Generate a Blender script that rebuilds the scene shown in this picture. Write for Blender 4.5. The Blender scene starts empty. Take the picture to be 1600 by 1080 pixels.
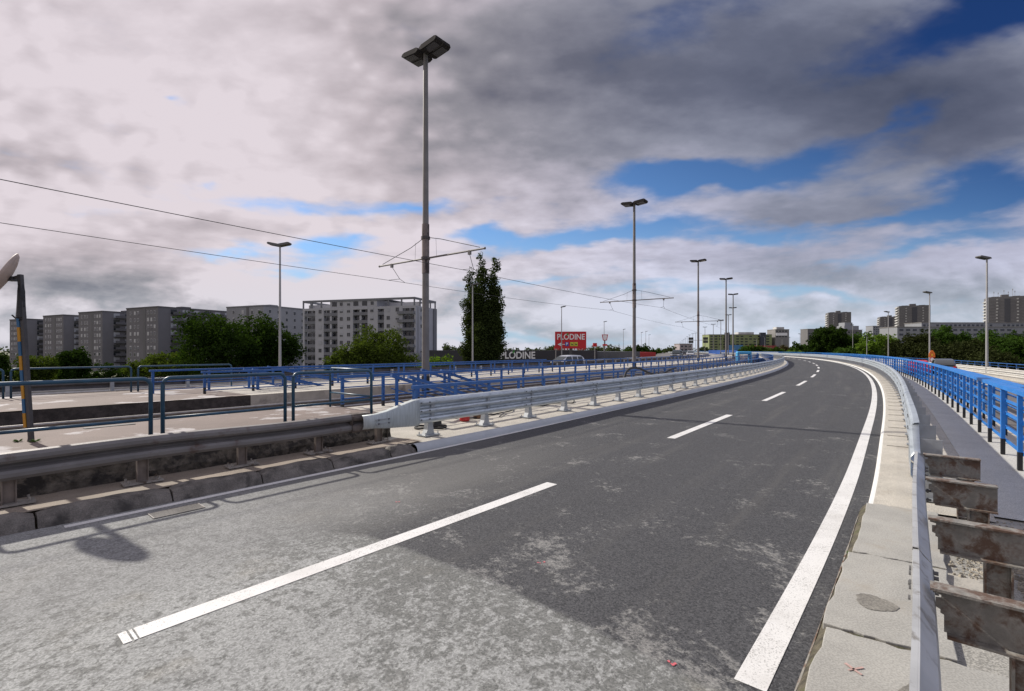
import bpy, bmesh, math, random
import numpy as np
from mathutils import Vector, Matrix
R = math.radians
scene = bpy.context.scene
COL = scene.collection

# ------------------------------------------------------------------ camera, sky, sun, exposure
FPX, EYE, HOR = 755.6, 1.85, 547.0
cam = bpy.data.cameras.new("camera"); camo = bpy.data.objects.new("camera", cam); COL.objects.link(camo)
camo.location = (0, 0, EYE); camo.rotation_euler = (R(90), 0, 0)
cam.sensor_width = 36; cam.lens = FPX/1600*36; cam.shift_y = 7/1600
cam.clip_start = 0.05; cam.clip_end = 9000
scene.camera = camo

SUN_AZ, SUN_EL = math.atan2(-0.838, 0.545), R(37.0)
world = bpy.data.worlds.new("World"); scene.world = world; world.use_nodes = True
sun = bpy.data.lights.new("sun", 'SUN'); suno = bpy.data.objects.new("sun", sun); COL.objects.link(suno)
sun.energy = 4.6; sun.angle = R(0.9); sun.color = (1, 0.94, 0.85)
sdir = Vector((math.sin(SUN_AZ)*math.cos(SUN_EL), math.cos(SUN_AZ)*math.cos(SUN_EL), math.sin(SUN_EL)))
suno.rotation_euler = sdir.to_track_quat('Z', 'Y').to_euler(); suno.location = (0, 0, 60)
vs = scene.view_settings
vs.view_transform = 'Standard'; vs.look = 'None'; vs.gamma = 1; vs.exposure = 0.2; vs.use_curve_mapping = False

# ---- node maths helper
class E:
    nt = None
    def __init__(s, sock): s.k = sock
def _m(op, a, b=None, c=None):
    n = E.nt.nodes.new('ShaderNodeMath'); n.operation = op
    for i, v in enumerate((a, b, c)):
        if v is None: continue
        if isinstance(v, E): E.nt.links.new(v.k, n.inputs[i])
        else: n.inputs[i].default_value = v
    return E(n.outputs[0])
for nm, op in (('add','ADD'),('sub','SUBTRACT'),('mul','MULTIPLY'),('truediv','DIVIDE')):
    setattr(E, f'__{nm}__', (lambda op: lambda a, b: _m(op, a, b))(op))
    setattr(E, f'__r{nm}__', (lambda op: lambda a, b: _m(op, b, a))(op))
def clamp01(a): return _m('MINIMUM', _m('MAXIMUM', a, 0.0), 1.0)
def sstep(a, lo, hi):
    n = E.nt.nodes.new('ShaderNodeMapRange'); n.interpolation_type = 'SMOOTHSTEP'
    E.nt.links.new(a.k, n.inputs[0]); n.inputs[1].default_value = lo; n.inputs[2].default_value = hi
    return E(n.outputs[0])
def node(kind, **kw):
    n = E.nt.nodes.new(kind)
    for k, v in kw.items(): setattr(n, k, v)
    return n
def lnk(a, b): E.nt.links.new(a.k if isinstance(a, E) else a, b)
def noise(vec, scale, detail=4, rough=.55, dist=0., dim='3D', color=False):
    n = node('ShaderNodeTexNoise'); n.noise_dimensions = dim
    n.inputs['Scale'].default_value = scale; n.inputs['Detail'].default_value = detail
    n.inputs['Roughness'].default_value = rough; n.inputs['Distortion'].default_value = dist
    if vec is not None: lnk(vec, n.inputs['Vector'])
    return E(n.outputs['Color' if color else 'Fac'])
def comb(x, y, z=0.):
    n = node('ShaderNodeCombineXYZ')
    for i, v in enumerate((x, y, z)):
        if isinstance(v, E): lnk(v, n.inputs[i])
        else: n.inputs[i].default_value = v
    return E(n.outputs[0])
def mixc(f, a, b, mode='MIX'):
    n = node('ShaderNodeMix', data_type='RGBA', blend_type=mode)
    for v, i in ((f, 0), (a, 6), (b, 7)):
        if isinstance(v, E): lnk(v, n.inputs[i])
        elif i == 0: n.inputs[0].default_value = v
        else: n.inputs[i].default_value = (*v, 1)
    return E(n.outputs[2])

def build_sky():
    E.nt = world.node_tree; E.nt.nodes.clear()
    out = node('ShaderNodeOutputWorld'); bg = node('ShaderNodeBackground'); bg.inputs[1].default_value = 0.1
    lnk(bg.outputs[0], out.inputs[0])
    sky = node('ShaderNodeTexSky', sky_type='NISHITA', sun_disc=False)
    sky.sun_elevation = SUN_EL; sky.sun_rotation = SUN_AZ; sky.altitude = 100; sky.air_density = 1.0; sky.dust_density = 0.6; sky.ozone_density = 2.0
    tc = node('ShaderNodeTexCoord'); sp = node('ShaderNodeSeparateXYZ'); lnk(tc.outputs['Generated'], sp.inputs[0])
    x, y, z = (E(sp.outputs[i]) for i in range(3))
    yy = _m('MAXIMUM', y, 0.06); u = x/yy; v = z/yy
    zz = _m('MAXIMUM', z, 0.0) + 0.09
    cx, cy = x/zz, y/zz
    fl = comb(cx, cy, 0.)                                        # cloud layer seen in perspective
    big = noise(fl, 0.55, 5, .55, .3)
    mid = noise(fl, 1.7, 6, .56, .15)
    sm = noise(fl, 5.5, 5, .55, 0.)
    wp = noise(comb(u, v*1.4, 1.7), 5.0, 3, .5, 0., color=True); wps = node('ShaderNodeSeparateColor'); lnk(wp, wps.inputs[0])
    vo = node('ShaderNodeTexVoronoi', feature='SMOOTH_F1'); vo.inputs['Smoothness'].default_value = .9; vo.inputs['Scale'].default_value = 17; vo.inputs['Detail'].default_value = 0.
    lnk(comb(u + v*.35 + (E(wps.outputs[0])-.5)*.09, v*1.5 - u*.25 + (E(wps.outputs[1])-.5)*.09, .5), vo.inputs['Vector'])
    alto = 1.0 - E(vo.outputs['Distance'])                       # rippled altocumulus: rounded cells with darker seams
    thin = noise(comb(u, v*1.3, 8.8), 2.6, 5, .6)
    cum = noise(comb(u*1.0, v*2.1, 3.3), 4.4, 7, .56, .2)        # heaped clouds low down
    cum2 = noise(comb(u*1.0, v*2.1+.075, 3.3), 4.4, 7, .56, .2)   # the same a little higher: tops catch the light
    wuv = noise(comb(u, v*2.2, 7.1), 3.0, 4, .6, 0., color=True)
    ws = node('ShaderNodeSeparateColor'); lnk(wuv, ws.inputs[0])
    wu = u + (E(ws.outputs[0])-.5)*.34; wv = v + (E(ws.outputs[1])-.5)*.15
    def g(px, py, sx, sy, slope=0.):
        u0, v0 = (px-800)/755.6, (547-py)/755.6
        du = wu - u0; dv = wv - v0 - du*slope
        a = du*(755.6/sx); b = dv*(755.6/sy)
        return _m('EXPONENT', (a*a + b*b)*-1.0)
    low = sstep(v, .22, .04)
    soft = 1. - sstep(u+v*.6, .25, .95)*.6
    # holes of blue sky
    holes = None
    for amp, px, py, sx, sy, sl in ((.95,1580,10,150,55,0),(.62,1390,75,170,34,.1),(.55,1400,185,60,18,.3),(.74,1165,268,190,28,.25),(1.0,1525,305,185,52,.16),
        (.75,1050,275,95,20,0),(.7,1000,352,130,18,.06),(.8,880,375,110,15,.12),(.6,660,328,110,15,.0),(.54,430,318,150,16,-.02),(.80,530,398,90,18,0),
        (.6,470,425,90,12,0),(.72,770,372,60,12,.1),(.55,350,398,60,9,0),(.5,1090,30,100,40,.2),(.42,280,145,20,8,0),(.35,285,290,20,9,0),
        (.65,1120,455,170,11,.02),(.6,1300,345,220,14,.1),(.55,1420,385,160,12,.15),(.55,840,440,130,10,.05),(.5,1180,370,120,12,0),(.62,760,522,420,9,0),(.5,1330,460,130,9,0)):
        t = g(px, py, sx, sy, sl)*amp
        holes = t if holes is None else holes + t
    cover = 1.10 - holes*1.02 + ((mid-.5)*1.15 + (sm-.5)*.55)*(1.-low*.75) + (cum-.5)*(low*1.3+.45)
    cov = sstep(cover, .22, .98)
    # light and dark of the cloud itself
    lft = sstep(u, .25, -.45)
    t = 0.85 + lft*.06 + ((mid-.5)*.42 + (sm-.5)*.42)*(1.-low*.85)*soft*(1.-lft*.35) + (big-.5)*.15 + (alto-.56)*.42*sstep(thin, .36, .62)*sstep(u, .25, -.3)*(1.-low*.8) + (thin-.5)*.26*lft
    for amp, px, py, sx, sy, sl in ((-.42,930,130,330,190,0),(-.50,1330,90,330,150,0),(-.46,1530,190,260,120,0),(-.14,640,220,150,90,0),(-.16,720,70,200,90,0),
        (-.46,170,430,150,30,0),(-.34,120,458,170,20,0),(-.26,300,362,130,22,0),(-.22,60,260,60,20,0),(-.30,1240,420,130,35,0),(-.30,1300,330,170,36,0),
        (-.18,1480,430,150,40,0),(.16,250,330,260,40,0),(.22,1090,480,90,16,0),(.12,600,450,250,25,0),(.14,560,400,420,60,0),(.10,420,230,250,90,0),(.10,260,90,260,120,0),(.16,1000,330,100,40,0)):
        t = t + g(px, py, sx, sy, sl)*amp
    t = t + (cum-.5)*(low*1.2+.12) + (cum-cum2)*(low*2.2+.25)
    ramp = node('ShaderNodeValToRGB'); lnk(clamp01(t), ramp.inputs[0])
    el = ramp.color_ramp.elements
    el[0].position = .0; el[0].color = (.075,.078,.105,1)
    el[1].position = 1.; el[1].color = (.66,.595,.635,1)
    for p, c in ((.25,(.138,.134,.162)),(.5,(.260,.244,.268)),(.75,(.455,.405,.435))):
        e = el.new(p); e.color = (*c, 1)
    cl = E(ramp.outputs[0])
    cool = sstep(u, -.35, .55)
    cl = mixc(cool*.75, cl, mixc(1.0, cl, (.80,.96,1.20), 'MULTIPLY'))
    cl = mixc(low*(.34+cool*.26), cl, (.56,.625,.70))
    # clear blue, deeper away from the sun and upwards
    deep = sstep(v + u*.35, .15, 1.0)
    blue = mixc(deep, E(sky.outputs[0]), mixc(1.0, E(sky.outputs[0]), (.17,.25,.40), 'MULTIPLY'))
    blue = mixc(1.0, blue, (.62,.86,1.12), 'MULTIPLY'); blue = mixc(sstep(v, .30, .02)*.85, blue, (3.5,4.9,6.3))
    c = mixc(cov, blue, mixc(1.0, cl, (10.,10.,10.), 'MULTIPLY'))
    lnk(c, bg.inputs[0])
    world.cycles.sampling_method = 'MANUAL'; world.cycles.sample_map_resolution = 512
build_sky()

# ------------------------------------------------------------------ materials
MATS = {}
def mat(name, base, rough=.7, metal=0., vary=.25, scale=3., dirt=None, dirt_scale=1.2, dirt_lo=.52, dirt_hi=.66, bump=0., bump_scale=40., uv=False, spec=.5, fine=0., stretch=None):
    if name in MATS: return MATS[name]
    m = bpy.data.materials.new(name); m.use_nodes = True; E.nt = m.node_tree
    p = m.node_tree.nodes['Principled BSDF']
    tc = node('ShaderNodeTexCoord'); vec = E(tc.outputs['UV' if uv else 'Object'])
    if stretch:
        mp = node('ShaderNodeMapping'); mp.inputs['Scale'].default_value = stretch; lnk(vec, mp.inputs[0]); vec = E(mp.outputs[0])
    n = noise(vec, scale, 5, .6)
    lo = tuple(max(0, c*(1-vary)) for c in base); hi = tuple(c*(1+vary) for c in base)
    c = mixc(sstep(n, .3, .7), lo, hi)
    if fine:
        f = noise(vec, 90, 2, .5); c = mixc(fine, c, mixc(sstep(f, .35, .65), (.15,.15,.15), (.75,.75,.75)), 'OVERLAY')
    if dirt:
        d = noise(vec, dirt_scale, 7, .65, .3); c = mixc(sstep(d, dirt_lo, dirt_hi), c, dirt)
    lnk(c, p.inputs['Base Color'])
    p.inputs['Roughness'].default_value = rough; p.inputs['Metallic'].default_value = metal; p.inputs['Specular IOR Level'].default_value = spec
    if bump:
        b = node('ShaderNodeBump'); b.inputs['Strength'].default_value = bump; b.inputs['Distance'].default_value = .02
        lnk(noise(vec, bump_scale, 4, .65), b.inputs['Height']); lnk(b.outputs[0], p.inputs['Normal'])
    MATS[name] = m; return m
def flat(name, c, rough=.6, metal=0., spec=.5): return mat(name, c, rough, metal, vary=.06, scale=8, spec=spec)

def asphalt_mat():
    m = bpy.data.materials.new('ramp_asphalt'); m.use_nodes = True; E.nt = m.node_tree
    p = m.node_tree.nodes['Principled BSDF']
    tc = node('ShaderNodeTexCoord'); uv = E(tc.outputs['UV']); sp = node('ShaderNodeSeparateXYZ'); lnk(uv, sp.inputs[0])
    o, s = E(sp.outputs[0]), E(sp.outputs[1])
    agg = node('ShaderNodeTexVoronoi'); agg.inputs['Scale'].default_value = 85; lnk(uv, agg.inputs['Vector'])
    ac = node('ShaderNodeSeparateColor'); lnk(agg.outputs['Color'], ac.inputs[0]); chip = E(ac.outputs[0])
    fine = noise(uv, 160, 2, .6)
    new = mixc(chip, (.030,.032,.036), (.150,.153,.160))
    new = mixc(clamp01((fine-.5)*2.2+.35), mixc(.75, new, (.024,.024,.026)), new)
    streak = noise(comb(o*2.2, s*.10), 1.0, 4, .6)
    new = mixc(sstep(streak, .50, .72)*.35, new, (.125,.122,.115))
    # pale dried slurry lying in patches on the new surface
    pa = noise(uv, 1.15, 8, .72, .4); pb = noise(uv, 14, 5, .75)
    reach = 1.0/(1.0 + _m('MAXIMUM', s-1.6, 0.)*.55)
    patch = sstep(pa + (pb-.5)*.55 + reach*.11, .60, .72)*(chip*.7+.35)
    leftl = sstep(o, -.1, -1.3)
    haze_l = leftl*sstep(s, 9., 1.5)*.60
    new = mixc(clamp01(haze_l*(.5+pb)), new, (.18,.178,.168))
    new = mixc(patch*.85, new, (.27,.268,.255))
    # old worn pale surface
    oa = noise(comb(o*1.25, s*.9, 4.), 8.5, 8, .72, .6); ob = noise(comb(o, s, 9.), 24, 5, .7); oc = noise(comb(o, s, 12.), .9, 4, .6)
    near_edge = sstep(s, 1.0, 2.0)*(1.-leftl*.5)
    blot = sstep(oa*.5 + ob*.38 + oc*.22 - near_edge*.05, .485, .575)
    old = mixc(blot, (.140,.144,.138), (.285,.293,.287))
    tan_ = noise(comb(o, s, 2.), 1.1, 5, .6); old = mixc(sstep(tan_, .54, .74)*.5, old, (.25,.235,.195))
    old = mixc(clamp01((fine-.42)*2.0)*.38, old, (.10,.10,.09))
    old = mixc(leftl*.55, old, (.185,.188,.188))
    old = mixc(.55, old, mixc(chip, (.22,.22,.22), (.78,.78,.78)), 'OVERLAY')
    edge = noise(uv, 9, 5, .7)
    bnd = 1.95 + (edge-.5)*.16 + _m('SINE', o*1.3)*.06 - leftl*.35
    k = sstep(s - bnd + (edge-.5)*.2, -.045, .045)
    kl = sstep(s - bnd + (oa-.5)*1.5, -.8, 2.4); k = k*(1.-leftl) + kl*leftl
    c = mixc(k, old, new)
    track = None
    for q in (-2.35, -.75, .85, 2.35):
        dq = (o-q)*3.2; tq = _m('EXPONENT', dq*dq*-1.0); track = tq if track is None else track + tq
    c = mixc(track*sstep(streak, .25, .7)*.22, c, mixc(1.0, c, (.62,.62,.63), 'MULTIPLY'))
    lnk(c, p.inputs['Base Color']); p.inputs['Roughness'].default_value = .82; p.inputs['Specular IOR Level'].default_value = .35
    b = node('ShaderNodeBump'); b.inputs['Strength'].default_value = .55; b.inputs['Distance'].default_value = .008
    lnk(chip*.7 + fine*.6, b.inputs['Height']); lnk(b.outputs[0], p.inputs['Normal'])
    return m
def paint_mat():
    m = bpy.data.materials.new('road_paint'); m.use_nodes = True; E.nt = m.node_tree
    p = m.node_tree.nodes['Principled BSDF']; tc = node('ShaderNodeTexCoord'); uv = E(tc.outputs['Object'])
    n = noise(uv, 95, 3, .7); n2 = noise(uv, 2.5, 4, .6)
    c = mixc(sstep(n + (n2-.5)*.3, .54, .66)*.8, (.66,.66,.645), (.22,.22,.21))
    n3 = noise(uv, .9, 6, .7); c = mixc(sstep(n3, .46, .72)*.45, c, (.43,.42,.40)); c = mixc(sstep(n2, .5, .8)*.3, c, (.50,.49,.46)); lnk(c, p.inputs['Base Color']); p.inputs['Roughness'].default_value = .6
    b = node('ShaderNodeBump'); b.inputs['Strength'].default_value = .4; b.inputs['Distance'].default_value = .006
    lnk(n, b.inputs['Height']); lnk(b.outputs[0], p.inputs['Normal'])
    return m
ASPH = asphalt_mat(); PAINT = paint_mat()
CONC = mat('new_concrete', (.41,.385,.335), .85, vary=.10, scale=2.2, dirt=(.33,.30,.25), dirt_scale=1.6, dirt_lo=.56, dirt_hi=.74, bump=.15, fine=.35)
CONC_L = mat('verge_concrete', (.24,.20,.16), .9, vary=.15, scale=1.5, dirt=(.25,.22,.18), dirt_scale=1.1, dirt_lo=.52, dirt_hi=.72, bump=.2, fine=.3)
SLAB = mat('old_slab', (.325,.32,.295), .88, vary=.10, scale=2.6, dirt=(.30,.28,.24), dirt_scale=1.3, dirt_lo=.55, dirt_hi=.75, bump=.12, fine=.22)
MOSS = mat('mossy_joint', (.085,.075,.052), .95, vary=.5, scale=14, dirt=(.075,.082,.03), dirt_scale=9, bump=.8, bump_scale=60)
KERB_OLD = mat('old_kerb', (.145,.132,.118), .92, vary=.3, scale=4, dirt=(.04,.037,.034), dirt_scale=2.2, dirt_lo=.46, dirt_hi=.66, bump=.55, bump_scale=25, fine=.3)
ROUGH_WALL = mat('rough_concrete', (.115,.10,.082), .95, vary=.45, scale=9, dirt=(.035,.031,.028), dirt_scale=5, dirt_lo=.45, dirt_hi=.6, bump=1., bump_scale=22)
PLAT = mat('platform_screed', (.155,.120,.104), .85, vary=.12, scale=.9, dirt=(.36,.34,.335), dirt_scale=.7, dirt_lo=.55, dirt_hi=.60, bump=.15, fine=.25)
PLATW = mat('platform_side', (.40,.36,.30), .9, vary=.2, scale=1.2, dirt=(.16,.14,.12), dirt_scale=.6, dirt_lo=.5, dirt_hi=.65, bump=.3)
SLUDGE = mat('trench_floor', (.085,.065,.05), .95, vary=.5, scale=2.5, dirt=(.16,.125,.095), dirt_scale=1.5, bump=.8, bump_scale=12)
WALK = mat('walkway_coat', (.47,.465,.435), .85, vary=.06, scale=1.4, dirt=(.33,.32,.30), dirt_scale=.9, dirt_lo=.58, dirt_hi=.75, bump=.12, fine=.3)
OLDWALK = mat('worn_walkway', (.24,.235,.215), .9, vary=.2, scale=2, dirt=(.36,.34,.30), dirt_scale=1.1, dirt_lo=.52, dirt_hi=.62, bump=.3, fine=.5)
GRAVEL = mat('gravel_stones', (.26,.235,.19), .9, vary=.5, scale=14)
FARASPH = mat('far_asphalt', (.115,.108,.105), .9, vary=.15, scale=.4)
STEEL = mat('galvanised_steel', (.50,.545,.575), .42, .65, vary=.12, scale=2.0, dirt=(.35,.39,.42), dirt_scale=6, stretch=(1,1,4))
STEELP = mat('galvanised_post', (.36,.38,.395), .5, .5, vary=.1, scale=9)
OLDSTEEL = mat('weathered_steel', (.165,.155,.150), .62, .25, vary=.12, scale=3, dirt=(.09,.058,.045), dirt_scale=3.4, dirt_lo=.55, dirt_hi=.75, bump=.15)
OLDRAIL_R = mat('old_rail_zinc', (.42,.43,.43), .55, .35, vary=.1, scale=4, dirt=(.24,.23,.21), dirt_scale=7)
RUST = mat('rusty_zinc', (.26,.25,.225), .75, .25, vary=.3, scale=9, dirt=(.115,.072,.05), dirt_scale=9, dirt_lo=.42, dirt_hi=.62, bump=.3)
BLUEL = mat('blue_paint_shaded', (.013,.082,.27), .5, 0., vary=.15, scale=2.5, dirt=(.02,.05,.16), dirt_scale=5, dirt_lo=.58, dirt_hi=.8)  # BLUE's paint again, with shade on the left railings put into its colour
BLUE = mat('blue_paint', (.018,.175,.53), .42, 0., vary=.10, scale=2.5, dirt=(.022,.085,.27), dirt_scale=5, dirt_lo=.6, dirt_hi=.8)
TEAL = mat('teal_paint', (.012,.058,.105), .4, 0., vary=.2, scale=6, dirt=(.06,.05,.05), dirt_scale=9, dirt_lo=.64, dirt_hi=.74)
BLACKP = flat('black_paint', (.012,.012,.013), .5)
POLEG = mat('pole_grey', (.165,.158,.155), .6, .2, vary=.10, scale=3, dirt=(.11,.10,.095), dirt_scale=2, dirt_lo=.6, dirt_hi=.75)
POLEL = mat('light_pole', (.33,.33,.33), .5, .3, vary=.06, scale=2)
HEADM = flat('lamp_casing', (.030,.027,.027), .9, spec=.1)
HEADR = flat('lamp_casing_pale', (.12,.12,.12), .9, spec=.2)
LENS = flat('lamp_lens', (.03,.03,.035), .15)
WIRE = flat('wire_dark', (.03,.03,.032), .5)
RAILM = mat('rail_top', (.33,.31,.29), .35, .8, vary=.15, scale=5)
YELL = flat('yellow_stripe', (.40,.19,.01)); SKYB = flat('blue_stripe', (.02,.095,.20))
DARKPOLE = mat('dark_pole', (.05,.048,.05), .6, vary=.2, scale=9)
BAG = mat('black_plastic', (.010,.010,.012), .45, vary=.3, scale=12, bump=.8, bump_scale=18)
GROUND = mat('ground_grass', (.075,.085,.035), .95, vary=.35, scale=.05, dirt=(.15,.14,.12), dirt_scale=.02)
WHITE = flat('white_board', (.75,.75,.75)); RED = flat('sign_red', (.50,.012,.02)); GREEN = flat('leaf_green', (.05,.28,.04))
ORANGE = flat('warning_orange', (.70,.17,.01)); LIME = flat('icon_lime', (.50,.52,.05)); PBLUE = flat('icon_blue', (.03,.07,.36))
PORTAL = flat('portal_blue', (.06,.30,.55))
RUBBER = flat('rubber', (.012,.012,.013), .7)
GLASS = flat('window_glass', (.02,.025,.03), .08)
CARGLASS = flat('car_glass', (.03,.04,.045), .06)

# ------------------------------------------------------------------ object helpers
def link(o, parent=None):
    COL.objects.link(o)
    if parent is not None: o.parent = parent
    return o
def tag(o, label=None, cat=None, group=None, kind=None):
    if label: o['label'] = label
    if cat: o['category'] = cat
    if group: o['group'] = group
    if kind: o['kind'] = kind
    return o
def thing(name, label, cat, loc=(0,0,0), rz=0., group=None):
    o = bpy.data.objects.new(name, None); o.empty_display_size = .3; o.location = loc; o.rotation_euler = (0,0,rz)
    link(o); return tag(o, label, cat, group)
def copy_tree(o, loc=None, rz=None, label=None, parent=None, group=None):
    c = o.copy(); COL.objects.link(c); c.parent = parent
    if loc is not None: c.location = loc
    if rz is not None: c.rotation_euler = (0,0,rz)
    if label: c['label'] = label
    if group: c['group'] = group
    for ch in list(o.children): copy_tree(ch, parent=c)
    return c
class MB:
    def __init__(s): s.v = []; s.f = []; s.mi = []; s.uv = {}; s.m = 0
    def add(s, vs, fs):
        b = len(s.v); s.v += [tuple(p) for p in vs]
        for f in fs: s.f.append(tuple(b+i for i in f)); s.mi.append(s.m)
        return s
    def box(s, c, size, ax=None, taper=1.):
        X, Y, Z = ax or (Vector((1,0,0)), Vector((0,1,0)), Vector((0,0,1)))
        c = Vector(c); a, b, d = (k/2 for k in size); P_ = []
        for k in (-1, 1):
            t = taper if k == 1 else 1.
            for i, j in ((-1,-1),(1,-1),(1,1),(-1,1)): P_.append(c + X*(i*a*t) + Y*(j*b*t) + Z*(k*d))
        return s.add(P_, [(3,2,1,0),(4,5,6,7),(0,1,5,4),(1,2,6,5),(2,3,7,6),(3,0,4,7)])
    def tube(s, pts, r, n=8, caps=True):
        pts = [Vector(p) for p in pts]; rs = r if isinstance(r, (list, tuple)) else [r]*len(pts); V = []; F = []
        up = None
        for i, p in enumerate(pts):
            d = (pts[min(i+1, len(pts)-1)] - pts[max(i-1, 0)]).normalized()
            ref = Vector((0,0,1)) if abs(d.z) < .95 else Vector((0,1,0))
            a = d.cross(ref).normalized(); b = a.cross(d)
            for k in range(n):
                t = 2*math.pi*k/n; V.append(p + (a*math.cos(t) + b*math.sin(t))*rs[i])
        for i in range(len(pts)-1):
            for k in range(n):
                F.append((i*n+k, i*n+(k+1)%n, (i+1)*n+(k+1)%n, (i+1)*n+k))
        if caps: F.append(tuple(range(n-1, -1, -1))); F.append(tuple((len(pts)-1)*n+k for k in range(n)))
        return s.add(V, F)
    def build(s, name, m, parent=None, shift=None, smooth=False, bevel=0., uvs=None):
        me = bpy.data.meshes.new(name)
        vs = s.v if shift is None else [(p[0]-shift[0], p[1]-shift[1], p[2]-shift[2]) for p in s.v]
        me.from_pydata(vs, [], s.f); me.update()
        ms = m if isinstance(m, (list, tuple)) else [m]
        for k in ms: me.materials.append(k)
        if len(ms) > 1: me.polygons.foreach_set('material_index', s.mi)
        if uvs:
            lay = me.uv_layers.new(name='UVMap')
            for l in me.loops: lay.data[l.index].uv = uvs[l.vertex_index]
        if smooth: me.polygons.foreach_set('use_smooth', [True]*len(me.polygons)); 
        o = bpy.data.objects.new(name, me); link(o, parent)
        if smooth == 'auto':
            me.set_sharp_from_angle(angle=R(28))
        if bevel:
            b = o.modifiers.new('bevel', 'BEVEL'); b.width = bevel; b.segments = 2; b.limit_method = 'ANGLE'
        return o
def struct(o): o['kind'] = 'structure'; return o

# ------------------------------------------------------------------ the ramp: every kerb, rail and line follows this path
DS = .25
def head(s):
    t = 40.4
    if s > 3: t -= 2.2*min(1, (s-3)/6)
    if s > 14: t -= math.degrees((s-14)/410.)
    return R(t)
TAB = [(-2.45, 3.156)]
while len(TAB) < 1700:
    t = head(len(TAB)*DS - DS/2); TAB.append((TAB[-1][0]+DS*math.sin(t), TAB[-1][1]+DS*math.cos(t)))
def path(s):
    if s <= 0:
        t = head(0); return -2.45+s*math.sin(t), 3.156+s*math.cos(t), t
    i = int(s/DS); f = s/DS-i; a, b = TAB[i], TAB[i+1]
    return a[0]+f*(b[0]-a[0]), a[1]+f*(b[1]-a[1]), head(s)
def P(s, o, z=0.):
    x, y, t = path(s); return Vector((x+o*math.cos(t), y-o*math.sin(t), z))
def axes(s):
    t = path(s)[2]; return Vector((math.cos(t), -math.sin(t), 0)), Vector((math.sin(t), math.cos(t), 0)), Vector((0,0,1))   # right, along, up
def at(px, depth, z=0.): return Vector(((px-800)/FPX*depth, depth, z))
def srange(a, b):
    out = [a]
    while out[-1] < b:
        s = out[-1]; out.append(min(b, s + (.25 if s < 8 else .6 if s < 40 else 1.6 if s < 120 else 4.)))
    return out
def sweep(name, prof, s0, s1, m, closed=False, parent=None, shift=None, smooth=False, uv=False, off=None, ss=None, jitter=None, cap=False):
    mb = MB(); ss = ss or srange(s0, s1); n = len(prof); uvs = []
    rnd = random.Random(hash(name) % 1000 if False else len(prof)*31+int(s1*7))
    for s in ss:
        do, dz = off(s) if off else (0., 0.)
        for o, z in prof:
            q = P(s, o+do, z+dz)
            if jitter: q += Vector((rnd.uniform(-1,1)*jitter, rnd.uniform(-1,1)*jitter, rnd.uniform(-1,1)*jitter))
            mb.v.append(tuple(q)); uvs.append((o+do, s))
    K = n if closed else n-1
    for i in range(len(ss)-1):
        for k in range(K):
            a, b = i*n+k, i*n+(k+1) % n
            mb.f.append((a, b, b+n, a+n)); mb.mi.append(0)
    if cap and closed:
        mb.f.append(tuple(range(n))); mb.mi.append(0)
        mb.f.append(tuple((len(ss)-1)*n+k for k in range(n-1, -1, -1))); mb.mi.append(0)
    return mb.build(name, m, parent, shift, smooth, uvs=uvs if uv else None)

# ------------------------------------------------------------------ ground and roads
END = 330.
g = MB(); N = 48
g.v = [(0, 0, -8.)] + [(6000*math.cos(2*math.pi*k/N), 6000*math.sin(2*math.pi*k/N), -8.) for k in range(N)]
for k in range(N): g.f.append((0, 1+k, 1+(k+1) % N)); g.mi.append(0)
struct(g.build('ground', GROUND))

road = struct(sweep('road', [(-3.06+.0,0),(-1.5,0),(0,0),(1.5,0),(3.46,0)], -9, END, ASPH, uv=True))
# painted lines
def eo(s): return -2.92 - min(.16, max(0, s)*.012)
def strip_line(name, o0, o1, s0, s1, z=.004, off=None, ss=None): return struct(sweep(name, [(o0, z), (o1, z)], s0, s1, PAINT, off=off, ss=ss))
strip_line('edge_line', 3.10, 3.265, 2.06, END)
strip_line('edge_line', -.05, .05, .0, END, off=lambda s: (eo(s), 0))
s = .0; k = 0
while s < 300:
    w = .085
    strip_line('lane_dash', -w, w, s, s+4.65); s += 9.45 if k else 9.05; k += 1
mbp = MB()
for a, b in ((-.085,-.04),(-.028,-.010)):
    V = [P(a,-.08,.004),P(a,.085,.004),P(b,.085,.004),P(b,-.08,.004)]; mbp.add(V, [(0,1,2,3)])
struct(mbp.build('road_paint_smear', PAINT))
# pink surveyor's spray marks
PINK = flat('pink_spray', (.55,.12,.14))
pk = MB()
rn = random.Random(4)
for s_, o_, z_ in ((2.55,1.38,.004),(1.95,2.78,.004),(2.75,-.95,.004)):
    for j in range(5):
        c = P(s_+rn.uniform(-.03,.03), o_+rn.uniform(-.025,.025), z_); r_ = rn.uniform(.004,.012)
        pk.add([c+Vector((r_*math.cos(a*1.05), r_*math.sin(a*1.05), j*.0002)) for a in range(6)], [(0,1,2,3,4,5)])
def seg(a, b, w):
    d = (b-a).normalized(); n_ = Vector((-d.y, d.x, 0))*w/2; pk.add([a-n_, b-n_*.7, b+n_*.7, a+n_], [(0,1,2,3)])
struct(pk.build('spray_mark', PINK))

# right side: kerb, new concrete verge, walkway
struct(sweep('kerb', [(3.44,0.),(3.455,.055),(3.475,.075),(3.50,.08)], 5.75, END, flat('kerb_white', (.62,.62,.60)), smooth=False))
struct(sweep('verge', [(3.50,.081),(3.7,.10),(4.5,.12)], 5.95, END, CONC))
struct(sweep('walkway', [(4.5,.121),(4.502,.126),(5.45,.126),(5.46,-.30)], 6.15, END, WALK))
struct(sweep('bridge_side', [(5.46,.0),(5.48,-1.4),(2,-2.2),(-18,-2.2)], -9, END, PLATW))
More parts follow.
